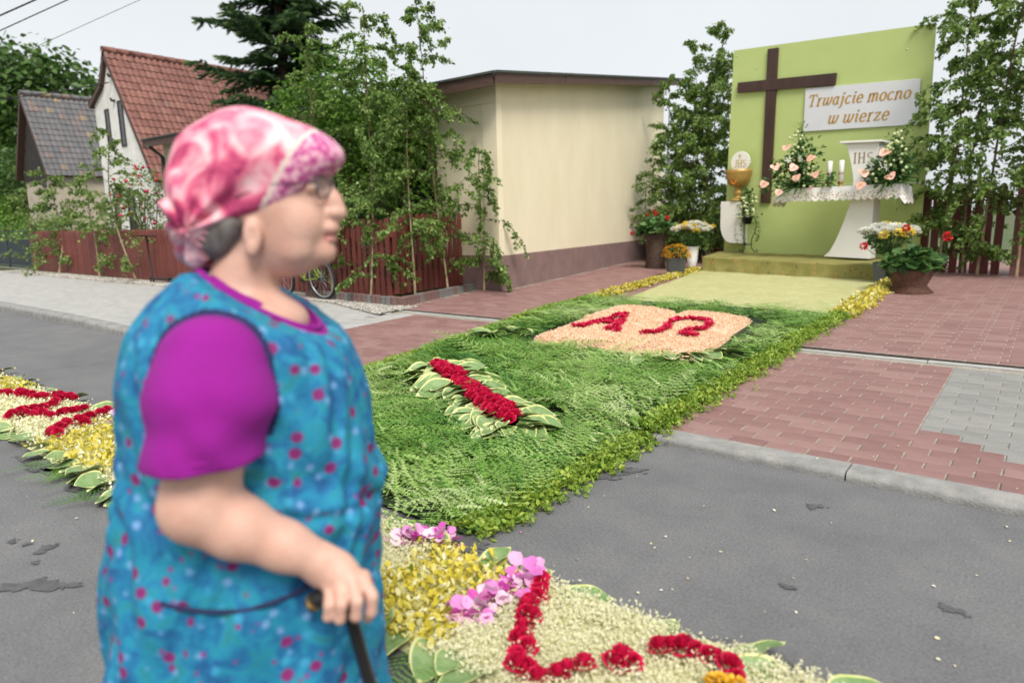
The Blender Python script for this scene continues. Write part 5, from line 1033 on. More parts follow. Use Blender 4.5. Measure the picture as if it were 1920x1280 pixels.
petal_letter('alpha_letter', [[(-3.6, 5.62), (-3.48, 6.3)], [(-3.48, 6.3), (-3.26, 5.66)], [(-3.26, 5.66), (-3.46, 6.26)], [(-3.54, 5.9), (-3.36, 5.9)], [(-3.68, 5.6), (-3.54, 5.62)], [(-3.34, 5.64), (-3.18, 5.66)]], .024, 'capital Alpha of red rose petals')
om = arc(-2.69, 6.1, .19, .24, -50, 230, 14)
petal_letter('omega_letter', [om, [om[0], (-2.58, 5.68), (-2.44, 5.7)], [om[-1], (-2.8, 5.64), (-2.94, 5.62)]], .024, 'capital Omega of red rose petals')
for nm_, px_, py_, n_, ya in (('left', -4.05, 5.12, 9, 3.6), ('right', -2.2, 5.02, 13, -.7)):
    hc = empty('hosta_tuft', (px_, py_, surf(px_, py_) + .05), 0, 'tuft of cream edged hosta leaves at the book corner nearest the ' + ('yellow building' if nm_ == 'left' else 'bare red paving'), 'leaf tuft', 'hosta tufts at the book corners')
    for k in range(n_):
        tt = (k / n_ - .5); hosta(hc, tt * (.32 if nm_ == 'left' else .5) + random.gauss(0, .03), tt * (.25 if nm_ == 'left' else .62) + random.gauss(0, .03), random.uniform(.02, .07), random.uniform(.2, .27), ya + random.gauss(0, .5), random.uniform(-.1, .25), random.gauss(0, .25))

# flower strip along the street
SY0, SY1 = 1.24, 1.80
fs = empty('flower_strip', (0, 0, 0), label='long flower strip of cream and golden blossoms laid along the street', cat='flower carpet')
def striph(x, y): e = min(1, min(y - SY0, SY1 - y) / .07); return .012 + max(e, 0) ** .5 * (.016 + .008 * sin(x * 17 + 3 * sin(y * 13)) + .006 * sin(y * 31 + x * 7))
V = []; F = []; nu, nv = 160, 12
for j in range(nv + 1):
    for i in range(nu + 1): x = -10 + 11.0 * i / nu; y = SY0 + (SY1 - SY0) * j / nv; V.append((x, y, striph(x, min(max(y, SY0), SY1)) - .012))
F = [(j * (nu + 1) + i, j * (nu + 1) + i + 1, (j + 1) * (nu + 1) + i + 1, (j + 1) * (nu + 1) + i) for j in range(nv) for i in range(nu)]
ob('bed_base', mesh_np('bed_base', V, [F], mat('bed_cream', (.5, .5, .24), .9, (.68, .66, .42), 30, 4), smooth=True), fs)
M_elder = mat('elder_blossom', (.74, .72, .5), .8, stops=[(0, (.5, .54, .22)), (.25, (.76, .74, .46)), (1, (.84, .82, .64))], transl=.25)
def golden(x, y):
    if -4.62 - (y - 1.4) * .35 < x < -3.7: return True
    if -1.78 < x < -1.36 + .05 * sin(y * 20): return True
    if -2.9 < x < -2.3: return True
    if -6.9 < x < -6.2 and y > 1.5: return True
    return False
def bedfill(name, n, x0, x1, size, mm, sel, seed, tv, tf, pitch, cl=6, spread=.6, dz=(0, .02), mean=.6):
    q = np.random.default_rng(seed); nc = n // cl; C = np.stack([q.uniform(x0, x1, nc), q.uniform(SY0 + .03, SY1 - .02, nc)], -1); k = np.array([sel(a, b) for a, b in C]); C = C[k]; nc = len(C)
    z = np.array([striph(a, b) for a, b in C]) + q.uniform(dz[0], dz[1], nc); P = np.repeat(np.concatenate([C, z[:, None]], 1), cl, 0) + q.normal(0, size * spread, (nc * cl, 3)) * np.array([1, 1, .5]); m = len(P)
    V, F = scat(tv, tf, frames(q.uniform(0, 6.3, m), q.normal(pitch, .5, m), q.normal(0, .6, m), size * q.uniform(.65, 1.3, m)), P); ob(name, mesh_np(name, V, [F], mm, rnd=[rf(np.clip(np.repeat(q.normal(mean, .15, nc), cl) + q.normal(0, .2, m), 0, 1), len(tf))]), fs, kind='stuff')
FLR_V = np.array([(0, 0, .1)] + [(cos(R(a)) * (.5 if k % 2 else .2), sin(R(a)) * (.5 if k % 2 else .2), .2 if k % 2 else 0) for k, a in enumerate(range(0, 360, 36))]); FLR_F = np.array([(0, 1 + k, 1 + (k + 1) % 10) for k in range(10)])
nog = lambda x, y: not golden(x, y)
bedfill('elder_blossom', 90000, -2.6, .9, .0135, M_elder, nog, 1, FLR_V, FLR_F, .7, 14, 1.6, (0, .018)); bedfill('elder_blossom', 30000, -8.5, -3.4, .022, M_elder, nog, 2, PET_V[[0, 1, 3, 5]], np.array([(0, 1, 2), (0, 2, 3)]), .5, 10, 1.2, (0, .018))
bedfill('golden_leaves', 7500, -3.0, -1.3, .028, M_goldleaf, golden, 3, PET_V, PET_F, .45, 5, .8, (0, .018)); bedfill('golden_leaves', 9000, -8, -3.6, .03, M_goldleaf, golden, 4, PET_V, PET_F, .45, 5, .8, (0, .018))
M_pink = mat('pink_petal', (.7, .2, .5), .6, stops=[(0, (.55, .02, .35)), (.4, (.68, .2, .55)), (.8, (.78, .5, .7)), (1, (.8, .7, .74))], transl=.25)
def pinks(pts, n, seed, s=.05):
    q = np.random.default_rng(seed); P = []
    for (x0, y0), (x1, y1) in zip(pts[:-1], pts[1:]): t = q.random(n); P.append(np.stack([x0 + (x1 - x0) * t, y0 + (y1 - y0) * t], -1) + q.normal(0, .026, (n, 2)))
    P = np.concatenate(P); m = len(P); z = np.array([striph(a, min(max(b, SY0), SY1)) for a, b in P]) + q.uniform(.01, .05, m); n8 = 12; tv = np.array([(.5, 0, -.06)] + [(.5 - .5 * cos(2 * pi * k / n8) * (1 - .06 * (k % 3)), .46 * sin(2 * pi * k / n8) * (1 - .08 * ((k + 1) % 2)), .16 * (sin(2 * pi * k / n8) ** 2) + .07 * sin(k * 2.1)) for k in range(n8)]); PF = np.array([(0, 1 + k, 1 + (k + 1) % n8) for k in range(n8)])
    V, F = scat(tv, PF, frames(q.uniform(0, 6.3, m), q.normal(.2, .4, m), q.normal(0, .5, m), s * q.uniform(.7, 1.3, m)), np.concatenate([P, z[:, None]], 1)); ob('pink_petals', mesh_np('pink_petals', V, [F], M_pink, rnd=[rf(q.random(m), n8)], smooth=True), fs, kind='stuff')
pinks([(-1.9, 1.66), (-1.76, 1.8)], 90, 1, .045); pinks([(-1.33, 1.78), (-1.34, 1.6), (-1.35, 1.42)], 45, 2, .05); pinks([(-4.7, 1.78), (-4.75, 1.86)], 25, 3, .05)
M_orange = M_spark
for i, (nm, pts, lab) in enumerate([('rose_letter', [(-1.27, 1.74), (-1.2, 1.57), (-1.115, 1.42), (-1.075, 1.345), (-.985, 1.325), (-.935, 1.40), (-.9, 1.455)], 'hooked letter stroke of red roses beside the pink petals'), ('rose_letter', [(-.875, 1.505), (-.8, 1.575)], 'pair of loose red roses continuing the hooked letter'), ('rose_letter', [(-.775, 1.625), (-.70, 1.69), (-.60, 1.69), (-.56, 1.62)], 'arched letter stroke of red roses near the orange blossoms')]):
    e = empty(nm, (0, 0, 0), label=lab, cat='flower letter', group='red rose letters on the flower strip'); rose_line(e, pts, .037, .068, lambda x, y: striph(x, y) + .014, .007)
for i, (pts, lab) in enumerate([([(-4.66, 1.38), (-4.95, 1.82)], 'slanted red rose stroke beside the golden leaf patch'), ([(-5.33, 1.38), (-5.42, 1.62), (-5.62, 1.80)], 'curved red rose stroke in the letter R'), ([(-5.33, 1.4), (-5.1, 1.52), (-5.04, 1.78)], 'red rose leg of the letter R'), ([(-6.4, 1.42), (-5.9, 1.6), (-5.5, 1.8)], 'long red rose stroke of the letter R'), ([(-7.6, 1.4), (-7.2, 1.8)], 'red rose stroke at the street end of the strip')]):
    e = empty('rose_letter', (0, 0, 0), label=lab, cat='flower letter', group='red rose letters on the flower strip'); rose_line(e, pts, .07, .075, lambda x, y: striph(x, min(max(y, SY0), SY1)) + .03, .012); rose_line(e, pts, .075, .07, lambda x, y: striph(x, min(max(y, SY0), SY1)) + .03, .025)
og = empty('orange_blossom_tuft', (-.56, 1.57, .06), 0, 'small tuft of orange marigolds below the rose arch', 'flower tuft')
for k in range(5): o = ob('bloom', MUMO[k % 3], og, (random.gauss(0, .02), random.gauss(0, .02), .012), (0, 0, k)); o.scale = (1.5, 1.5, 1.3)
he = empty('hosta_edging', (0, 0, 0), label='hosta leaves edging both sides of the flower strip', cat='leaf edging')
for k in range(100):
    x = -9.2 + k * .107 + random.gauss(0, .03)
    for y, ya in ((SY0 + .06, -pi / 2), (SY1 - .06, pi / 2)):
        if x < 1.0 and random.random() < (.92 if ya < 0 else .75): hosta(he, x + random.gauss(0, .04), y + random.gauss(0, .015), random.uniform(.012, .028), random.uniform(.12, .2), ya + random.gauss(0, .7), random.uniform(-.05, .3), random.gauss(0, .3))
sd_ = [f for f in range(1)]
q = np.random.default_rng(12); n = 30; V, F = scat(*F1, frames(q.normal(-1.7, .5, n), q.normal(0, .06, n), q.normal(0, .15, n), q.uniform(.2, .3, n)), np.stack([q.uniform(-4.2, -1.2, n), q.uniform(1.22, 1.32, n), q.uniform(.01, .02, n)], -1)); ob('fern_fringe', mesh_np('fern_fringe', V, [F], M_fern, rnd=[rf(q.random(n) * .5, len(F1[1]))]), fs, kind='stuff')
# petals dropped on road and paving
M_drop = mat('dropped_petal', (.7, .66, .5), .7, stops=[(0, (.7, .68, .6)), (.5, (.68, .6, .35)), (.9, (.5, .42, .2)), (1, (.6, .1, .4))])
n = 420; q = np.random.default_rng(15); x = q.uniform(-5, 1.5, n); y = np.where(q.random(n) < .6, q.normal(1.55, .7, n), q.uniform(.3, 6, n)); z = np.array([surf(a, b) for a, b in zip(x, y)]) + .006
V, F = scat(PET_V, PET_F, frames(q.uniform(0, 6.3, n), q.normal(0, .1, n), q.normal(0, .2, n), q.uniform(.006, .018, n)), np.stack([x, y, z], -1)); o = ob('fallen_petals', mesh_np('fallen_petals', V, [F], M_drop, rnd=[rf(q.random(n), 6)])); tag(o, 'tiny pale petals scattered over the asphalt and paving', 'petals', kind='stuff')
# ------------------------------------------------------------------ bicycle and scooter by the fence
M_tyre = mat('tyre_rubber', (.018, .018, .018), .8); M_rim = mat('alloy', (.5, .5, .5), .35, metal=.8); M_neon = mat('lime_frame_paint', (.22, .26, .03), .4)
def ring(rad, tr, seg=40, s2=8):
    g = G(); V = []; F = []
    for i in range(seg):
        a = 2 * pi * i / seg
        for k in range(s2): b = 2 * pi * k / s2; r = rad + tr * cos(b); V.append((r * cos(a), tr * sin(b), r * sin(a)))
    for i in range(seg):
        for k in range(s2): F.append((i * s2 + k, ((i + 1) % seg) * s2 + k, ((i + 1) % seg) * s2 + (k + 1) % s2, i * s2 + (k + 1) % s2))
    g.add(V, F, sm=True); return g
def wheel(parent, x, z, rad):
    w = ring(rad, .022).obj('wheel', M_tyre, parent, loc=(x, 0, z)); ring(rad - .03, .011).obj('rim', M_rim, w); g = G()
    for k in range(20): a = 2 * pi * k / 20; g.tube([(.02 * cos(a + 1), .02 * (-1) ** k, .02 * sin(a + 1)), ((rad - .035) * cos(a), 0, (rad - .035) * sin(a))], .0015, 4)
    g.obj('spokes', M_rim, w); g = G(); g.tube([(0, -.05, 0), (0, .05, 0)], .022, 10); g.obj('hub', M_tyre, w); return w
bi = empty('bicycle', (-8.5, 6.22, .14), R(180), 'bicycle with lime green frame leaning on the red fence', 'bicycle')
bi.rotation_euler = (R(-7), 0, pi)
wheel(bi, 0, .335, .31); wheel(bi, 1.02, .335, .31)
g = G(); 
for P in ([(0, .03, .335), (.42, .03, .3)], [(0, -.03, .335), (.42, -.03, .3)], [(0, .03, .335), (.3, .02, .78)], [(0, -.03, .335), (.3, -.02, .78)], [(.42, 0, .3), (.29, 0, .85)], [(.42, 0, .3), (.84, 0, .78)], [(.3, 0, .8), (.82, 0, .86)], [(.81, 0, .9), (.86, 0, .72)]): g.tube(P, .016 if len(P) and abs(P[0][1]) < .01 else .009, 8)
g.obj('frame', M_neon, bi)
g = G(); g.tube([(.86, .04, .72), (.93, .05, .5), (1.02, .05, .335)], .012, 8); g.tube([(.86, -.04, .72), (.93, -.05, .5), (1.02, -.05, .335)], .012, 8); g.obj('fork', M_tyre, bi)
g = G(); g.tube([(.81, 0, .9), (.79, 0, .98)], .014, 8); g.tube([(.74, -.3, 1.0), (.8, -.15, .99), (.8, .15, .99), (.74, .3, 1.0)], .012, 8); g.obj('handlebar', M_tyre, bi)
g = G(); g.tube([(.16, 0, .93), (.25, 0, .945), (.36, 0, .93), (.42, 0, .925)], [.045, .06, .03, .02], 8); g.tube([(.29, 0, .85), (.275, 0, .93)], .013, 8); g.obj('saddle', mat('white_saddle', (.7, .7, .7), .5), bi)
g = G(); g.tube([(.42, -.07, .3), (.42, .07, .3)], .025, 10); g.tube([(.42, -.07, .3), (.36, -.09, .15)], .01, 6); g.tube([(.42, .07, .3), (.48, .09, .45)], .01, 6); g.box(.31, .41, -.13, -.07, .14, .16); g.box(.43, .53, .07, .13, .44, .46); g.obj('crank', M_tyre, bi); ring(.09, .006).obj('chainring', M_tyre, bi, loc=(.42, -.045, .3)); ring(.04, .02).obj('sprocket', M_tyre, bi, loc=(0, -.04, .335))
ks = empty('kick_scooter', (-14.5, 6.42, .15), R(10), 'black kick scooter standing upright against the picket fence', 'scooter')
g = G(); g.tube([(0, 0, .12), (-.05, 0, .95)], .018, 8); g.tube([(-.05, -.2, .95), (-.05, .2, .95)], .014, 8); g.obj('steering_column', M_tyre, ks)
g = G(); g.box(0, .55, -.06, .06, .07, .1); g.obj('deck', M_tyre, ks, bevel=.008)
for x in (-.02, .58): ring(.055, .018, 20).obj('wheel', M_tyre, ks, loc=(x, 0, .06))

# ------------------------------------------------------------------ the woman: implicit body turned into one continuous skin
def surface_nets(Fv, lo, h):
    nx, ny, nz = Fv.shape; S = Fv < 0
    def c(a, b, d): return (slice(a, nx - 1 + a), slice(b, ny - 1 + b), slice(d, nz - 1 + d))
    cnt = sum(S[c(a, b, d)].astype(np.int8) for a in (0, 1) for b in (0, 1) for d in (0, 1)); act = (cnt > 0) & (cnt < 8); I = np.argwhere(act); idx = np.full(act.shape, -1, np.int32); idx[act] = np.arange(len(I))
    cr = [(a, b, d) for a in (0, 1) for b in (0, 1) for d in (0, 1)]; val = {k: Fv[I[:, 0] + k[0], I[:, 1] + k[1], I[:, 2] + k[2]] for k in cr}; pos = np.zeros((len(I), 3)); num = np.zeros(len(I))
    for a in cr:
        for ax in range(3):
            if a[ax]: continue
            b = list(a); b[ax] = 1; b = tuple(b); va, vb = val[a], val[b]; m = (va < 0) != (vb < 0); t = np.where(m, va / np.where(m, va - vb, 1), 0); p = np.repeat(np.array([a], float), len(I), 0); p[:, ax] += t; pos[m] += p[m]; num[m] += 1
    V = np.array(lo) + (I + pos / num[:, None]) * h; Q = []
    for ax in range(3):
        o = [0, 1, 2]; o.remove(ax); sl0 = [slice(None)] * 3; sl1 = [slice(None)] * 3; sl0[ax] = slice(0, -1); sl1[ax] = slice(1, None); A_, B_ = S[tuple(sl0)], S[tuple(sl1)]; E = np.argwhere(A_ != B_)
        E = E[(E[:, o[0]] > 0) & (E[:, o[1]] > 0) & (E[:, o[0]] < Fv.shape[o[0]] - 1) & (E[:, o[1]] < Fv.shape[o[1]] - 1)]; quad = []
        for d0, d1 in ((-1, -1), (0, -1), (0, 0), (-1, 0)): J = E.copy(); J[:, o[0]] += d0; J[:, o[1]] += d1; quad.append(idx[J[:, 0], J[:, 1], J[:, 2]])
        q_ = np.stack(quad, -1); ins = A_[E[:, 0], E[:, 1], E[:, 2]]; flip = ins if ax != 1 else ~ins; q_[~flip] = q_[~flip][:, ::-1]; Q.append(q_)
    Q = np.concatenate(Q); return V, Q[(Q >= 0).all(1)]
class Field:
    def __init__(s, lo, hi, h):
        s.lo = np.array(lo, float); s.h = h; n = np.ceil((np.array(hi) - s.lo) / h).astype(int) + 1; s.F = np.full(n, 9.0, np.float32); s.ax = [s.lo[i] + np.arange(n[i]) * h for i in range(3)]
    def box(s, b0, b1):
        sl_ = []
        for i in range(3): a = int(max(0, np.floor((b0[i] - s.lo[i]) / s.h))); b = int(min(len(s.ax[i]), np.ceil((b1[i] - s.lo[i]) / s.h) + 1)); sl_.append(slice(a, max(b, a)))
        return tuple(sl_), s.ax[0][sl_[0]][:, None, None], s.ax[1][sl_[1]][None, :, None], s.ax[2][sl_[2]][None, None, :]
    def union(s, d, sl_, k):
        f = s.F[sl_]
        if k <= 0: s.F[sl_] = np.minimum(f, d)
        else: hh = np.clip(.5 + .5 * (f - d) / k, 0, 1); s.F[sl_] = f * (1 - hh) + d * hh - k * hh * (1 - hh)
    def ell(s, c, r, k=.02, sub=False, rot=0):
        m = max(r) + k + .03; sl_, X, Y, Z = s.box([c[i] - m for i in range(3)], [c[i] + m for i in range(3)]); X = X - c[0]; Y = Y - c[1]; Z = Z - c[2]
        if rot: X, Z = X * cos(rot) + Z * sin(rot), -X * sin(rot) + Z * cos(rot)
        k0 = np.sqrt((X / r[0]) ** 2 + (Y / r[1]) ** 2 + (Z / r[2]) ** 2); k1 = np.sqrt((X / r[0] ** 2) ** 2 + (Y / r[1] ** 2) ** 2 + (Z / r[2] ** 2) ** 2) + 1e-9; d = k0 * (k0 - 1) / k1
        if sub:
            f = s.F[sl_]; hh = np.clip(.5 - .5 * (f + d) / max(k, 1e-6), 0, 1); s.F[sl_] = f * (1 - hh) - d * hh + k * hh * (1 - hh)
        else: s.union(d.astype(np.float32), sl_, k)
    def cone(s, a, b, ra, rb, k=.015, sub=False):
        a, b = np.array(a, float), np.array(b, float); m = max(ra, rb) + k + .02; sl_, X, Y, Z = s.box(np.minimum(a, b) - m, np.maximum(a, b) + m); d_ = b - a; l2 = d_ @ d_; t = np.clip(((X - a[0]) * d_[0] + (Y - a[1]) * d_[1] + (Z - a[2]) * d_[2]) / l2, 0, 1)
        d = np.sqrt((X - a[0] - d_[0] * t) ** 2 + (Y - a[1] - d_[1] * t) ** 2 + (Z - a[2] - d_[2] * t) ** 2) - (ra + (rb - ra) * t)
        if sub: s.F[sl_] = np.maximum(s.F[sl_], -d)
        else: s.union(d.astype(np.float32), sl_, k)
    def chain(s, pts, rad, k=.008):
        for i in range(len(pts) - 1): s.cone(pts[i], pts[i + 1], rad[i], rad[i + 1], k)
    def XYZ(s): return s.ax[0][:, None, None], s.ax[1][None, :, None], s.ax[2][None, None, :]
    def mesh(s, name, mats, smooth=2, mi=None, rnd=None):
        V, Q = surface_nets(s.F, s.lo, s.h)
        for _ in range(smooth):
            A_ = np.zeros_like(V); n = np.zeros(len(V))
            for k in range(4): np.add.at(A_, Q[:, k], V[Q[:, (k + 1) % 4]]); np.add.at(A_, Q[:, k], V[Q[:, (k + 3) % 4]]); np.add.at(n, Q[:, k], 2)
            V = V * .5 + .5 * A_ / n[:, None]
        s.V, s.Q = V, Q
        return mesh_np(name, V, [Q], mats, [mi(V[Q].mean(1))] if mi else None, [rnd(V[Q].mean(1))] if rnd else None, smooth=True)
# skin
def skin_mat():
    m = mat('skin', (.55, .31, .235), .52, (.6, .37, .29), 22, 6, .12, 150); p = m.node_tree.nodes['Principled BSDF']; p.inputs['Subsurface Weight'].default_value = .12; p.inputs['Subsurface Radius'].default_value = (.01, .004, .002); return m
M_skin = skin_mat(); M_lip = mat('lip', (.48, .2, .17), .45); M_nail = mat('finger_nail', (.62, .4, .34), .3)
# local frame: x ahead of her (to the right in view), y away from the camera, z up
WO = _rh * (-.52) + _fh * 1.27
wm = empty('person', (float(WO[0]), float(WO[1]), 0), YAW, 'elderly woman in pink headscarf and blue floral apron dress leaning on a black cane', 'person')
B = Field((-.2, -.32, 0), (.32, .32, 1.5), .0042)
B.ell((-.02, 0, .95), (.15, .16, .2), .02); B.ell((.02, 0, .72), (.18, .17, .24), .04); B.ell((-.04, 0, .56), (.19, .18, .18), .04)
B.cone((-.02, 0, 1.06), (.045, 0, 1.22), .073, .053, .045); B.cone((.015, -.12, 1.05), (.015, .12, 1.05), .06, .06, .05); B.ell((.06, 0, 1.09), (.075, .1, .05), .04)
B.ell((.05, 0, 1.345), (.105, .08, .115), .02); B.ell((.112, 0, 1.285), (.08, .063, .09), .03); B.ell((.118, 0, 1.238), (.058, .05, .042), .028)
B.ell((.175, 0, 1.22), (.024, .027, .024), .016); B.ell((.118, 0, 1.205), (.036, .036, .026), .03)
for s_ in (-1, 1):
    B.ell((.145, s_ * .036, 1.272), (.034, .022, .034), .02); B.ell((.135, s_ * .04, 1.225), (.026, .015, .02), .015); B.ell((.165, s_ * .032, 1.362), (.022, .03, .012), .012)
    B.ell((.074, s_ * .071, 1.252), (.017, .012, .03), .008); B.ell((.08, s_ * .083, 1.254), (.009, .005, .017), .004, sub=True); B.ell((.071, s_ * .074, 1.228), (.011, .009, .013), .006)
    B.ell((.182, s_ * .032, 1.335), (.014, .018, .012), .008, sub=True); B.ell((.168, s_ * .033, 1.333), (.013, .016, .013), .004)
B.chain([(.186, 0, 1.345), (.2, 0, 1.312), (.207, 0, 1.29)], [.011, .0135, .0165], .012)
for s_ in (-1, 1): B.ell((.2, s_ * .013, 1.288), (.012, .009, .009), .006)
B.ell((.192, 0, 1.262), (.016, .026, .012), .012); B.ell((.195, 0, 1.2545), (.009, .022, .006), .004); B.ell((.193, 0, 1.242), (.01, .02, .007), .004); B.ell((.206, 0, 1.2485), (.012, .026, .0022), .003, sub=True)
# near (right) arm closing on the cane handle
B.chain([(.03, -.15, 1.04), (.022, -.205, .95), (.014, -.23, .835)], [.066, .063, .06], .03); B.ell((-.004, -.232, .824), (.04, .044, .044), .03)
B.chain([(.012, -.23, .822), (.065, -.224, .787), (.135, -.21, .744), (.18, -.2, .715)], [.055, .05, .039, .033], .02)
B.ell((.205, -.2, .695), (.042, .026, .034), .02, rot=.45); B.ell((.225, -.205, .685), (.034, .026, .026), .015)
fing = [((.262, -.212, .683), (.279, -.228, .66), (.276, -.228, .632), (.266, -.214, .612)), ((.246, -.222, .683), (.258, -.245, .662), (.254, -.243, .634), (.244, -.222, .622)), ((.226, -.224, .679), (.233, -.248, .66), (.228, -.246, .632), (.22, -.226, .622)), ((.208, -.222, .672), (.211, -.242, .655), (.207, -.24, .632), (.202, -.224, .624))]
for i, f in enumerate(fing): B.chain(f, [.0115, .0105, .0095, .0085] if i < 3 else [.0105, .0095, .0085, .0075], .004); B.ell((f[0][0], f[0][1] + .004, f[0][2] + .002), (.0125, .0125, .0125), .006)
B.chain([(.2, -.18, .69), (.226, -.168, .672), (.25, -.172, .655), (.262, -.18, .645)], [.014, .0125, .011, .0095], .006)
# far arm, hand resting at the belly side
B.chain([(.01, .17, 1.05), (-.005, .215, .95), (.0, .235, .835)], [.085, .075, .066], .03); B.chain([(.0, .235, .825), (.03, .25, .71), (.05, .25, .65)], [.06, .046, .034], .02); B.ell((.072, .25, .615), (.03, .02, .04), .015, rot=-.4)
for i in range(4): x = .065 + .014 * i; B.chain([(x, .252 + .003 * i, .6), (x + .012, .25, .575), (x + .014, .242, .55), (x + .008, .232, .532)], [.0105, .01, .009, .008], .003)
B.chain([(.065, .235, .625), (.085, .225, .6), (.092, .222, .578)], [.013, .012, .01], .005)
for s_ in (-1, 1): B.chain([(-.03, s_ * .095, .52), (-.02, s_ * .09, .4), (-.035, s_ * .09, .27), (-.035, s_ * .088, .1), (-.03, s_ * .088, .06)], [.095, .075, .062, .042, .045], .02); B.chain([(-.05, s_ * .088, .04), (.06, s_ * .095, .035), (.13, s_ * .1, .025)], [.038, .036, .026], .02)
lip = lambda C: np.where((np.abs(C[:, 2] - 1.248) < .009) & (C[:, 0] > .178) & (np.abs(C[:, 1]) < .024), 1, 0)
ob('body', B.mesh('body', [M_skin, M_lip], 1, lip), wm)
# shoes
M_shoe = mat('black_shoe', (.02, .02, .02), .45)
for s_ in (-1, 1):
    SH = Field((-.14, s_ * .1 - .07, -.01), (.2, s_ * .1 + .07, .13), .006); SH.chain([(-.055, s_ * .09, .045), (.06, s_ * .097, .042), (.135, s_ * .102, .032)], [.047, .045, .034], .02)
    X, Y, Z = SH.XYZ(); SH.F = np.maximum(SH.F, .002 - Z).astype(np.float32); SH.F = np.maximum(SH.F, (Z - .085)).astype(np.float32); ob('shoe', SH.mesh('shoe', M_shoe, 1), wm)
# blouse
M_mag = mat('magenta_blouse', (.22, .002, .2), .95, (.27, .003, .245), 5, 4, .25, 220)
S = Field((-.24, -.34, .8), (.3, .34, 1.26), .0048)
sleeve = [((.03, -.178, 1.04), (.034, -.206, .99), (.02, -.228, .9), (.016, -.232, .86)), (.088, .096, .084, .077)]
for s_ in (1, -1): S.chain([(a, b * s_, c) for a, b, c in sleeve[0]], sleeve[1], .02)
S.ell((.0, 0, .99), (.195, .185, .16), .04); S.cone((-.01, 0, 1.08), (.045, 0, 1.165), .085, .072, .03)
S.cone((.02, 0, 1.1), (.075, 0, 1.3), .064, .062, 0, True); S.ell((.135, 0, 1.155), (.085, .075, .085), .012, sub=True)
X, Y, Z = S.XYZ(); wr = (.003 * (np.abs(np.sin(34 * X + 9 * Z + 1.5 * np.sin(22 * Z))) - .5) + .006 * np.sin(58 * (X * .75 + Z) + 4 * np.sin(14 * X)) * np.clip((X - .0) * 12, 0, 1) + .006 * np.sin(46 * (Z - X * .5)) * np.exp(-((Z - .96) / .04) ** 2)) * np.clip((1.07 - Z) * 6, 0, 1); S.F = (S.F + wr * (np.abs(Y) > .14)).astype(np.float32)
S.F = np.maximum(S.F, np.where(np.abs(Y) + 0 * X + 0 * Z < .1, Z - (1.199 - .6 * np.maximum(0, X + .03)), -9)).astype(np.float32); hem = .902 + .03 * X - Z; S.F = np.where(np.abs(Y) + 0 * X + 0 * Z > .125, np.maximum(S.F, hem), S.F).astype(np.float32)
for s_ in (1, -1): S.cone((.02, -.22 * s_, .97), (.016, -.234 * s_, .84), .07, .07, 0, True)
ob('blouse', S.mesh('blouse', M_mag, 2), wm)
g = G(); 
for s_ in (-1,): 
    P = [(.0233 + .0885 * cos(t), -.222 + .0885 * sin(t), .921 + .003 * cos(t)) for t in np.linspace(0, 2 * pi, 40)]; g.tube(P, .003, 6, cap=False)
g.obj('sleeve_hem', M_mag, wm)
# apron dress
ZT = [.26, .344, .5, .617, .66, .70, .751, .80, .84, .882, .94, .997, 1.04, 1.08, 1.11, 1.14, 1.17, 1.2]
BK = [-.29, -.288, -.28, -.266, -.258, -.248, -.234, -.222, -.213, -.21, -.205, -.197, -.183, -.17, -.15, -.125, -.09, -.06]
FR_ = [.236, .234, .236, .238, .24, .248, .26, .25, .245, .242, .235, .222, .205, .18, .16, .14, .115, .09]
HW = [.25, .246, .236, .226, .222, .216, .212, .205, .202, .2, .202, .206, .204, .192, .178, .158, .13, .09]
D = Field((-.36, -.29, .24), (.3, .29, 1.24), .005); X, Y, Z = D.XYZ()
zi = np.clip(Z, .26, 1.2); bk_, fr_, hw_ = np.interp(zi, ZT, BK), np.interp(zi, ZT, FR_), np.interp(zi, ZT, HW); xc, ha = (bk_ + fr_) / 2, (fr_ - bk_) / 2
rr = (np.abs((X - xc) / ha) ** 2.3 + np.abs(Y / hw_) ** 2.3) ** (1 / 2.3); th = np.arctan2(Y / hw_, (X - xc) / ha)
fold = .009 * np.sin(th * 9 + 3 * np.sin(Z * 7)) * np.clip((.72 - Z) * 4, 0, 1) + .007 * np.sin(55 * Z + 3 * np.sin(th * 3 + 1) + 14 * X) * np.exp(-((Z - .8) / .07) ** 2) + .0045 * np.sin(38 * Z - 18 * X + 5 * np.sin(6 * th)) + .011 * np.exp(-((Z - (.79 - .25 * (X - .1))) / .012) ** 2) * (X > 0)
D.F = ((rr - 1) * np.minimum(ha, hw_) * .95 + fold).astype(np.float32)
D.F = np.maximum(D.F, .272 + .006 * np.sin(th * 7) - Z).astype(np.float32); D.F = np.maximum(D.F, Z - (1.188 - .6 * np.maximum(0, X + .03))).astype(np.float32)
D.cone((.02, 0, 1.1), (.075, 0, 1.3), .07, .068, 0, True); D.ell((.15, 0, 1.17), (.105, .08, .105), .006, sub=True)
V0 = 1
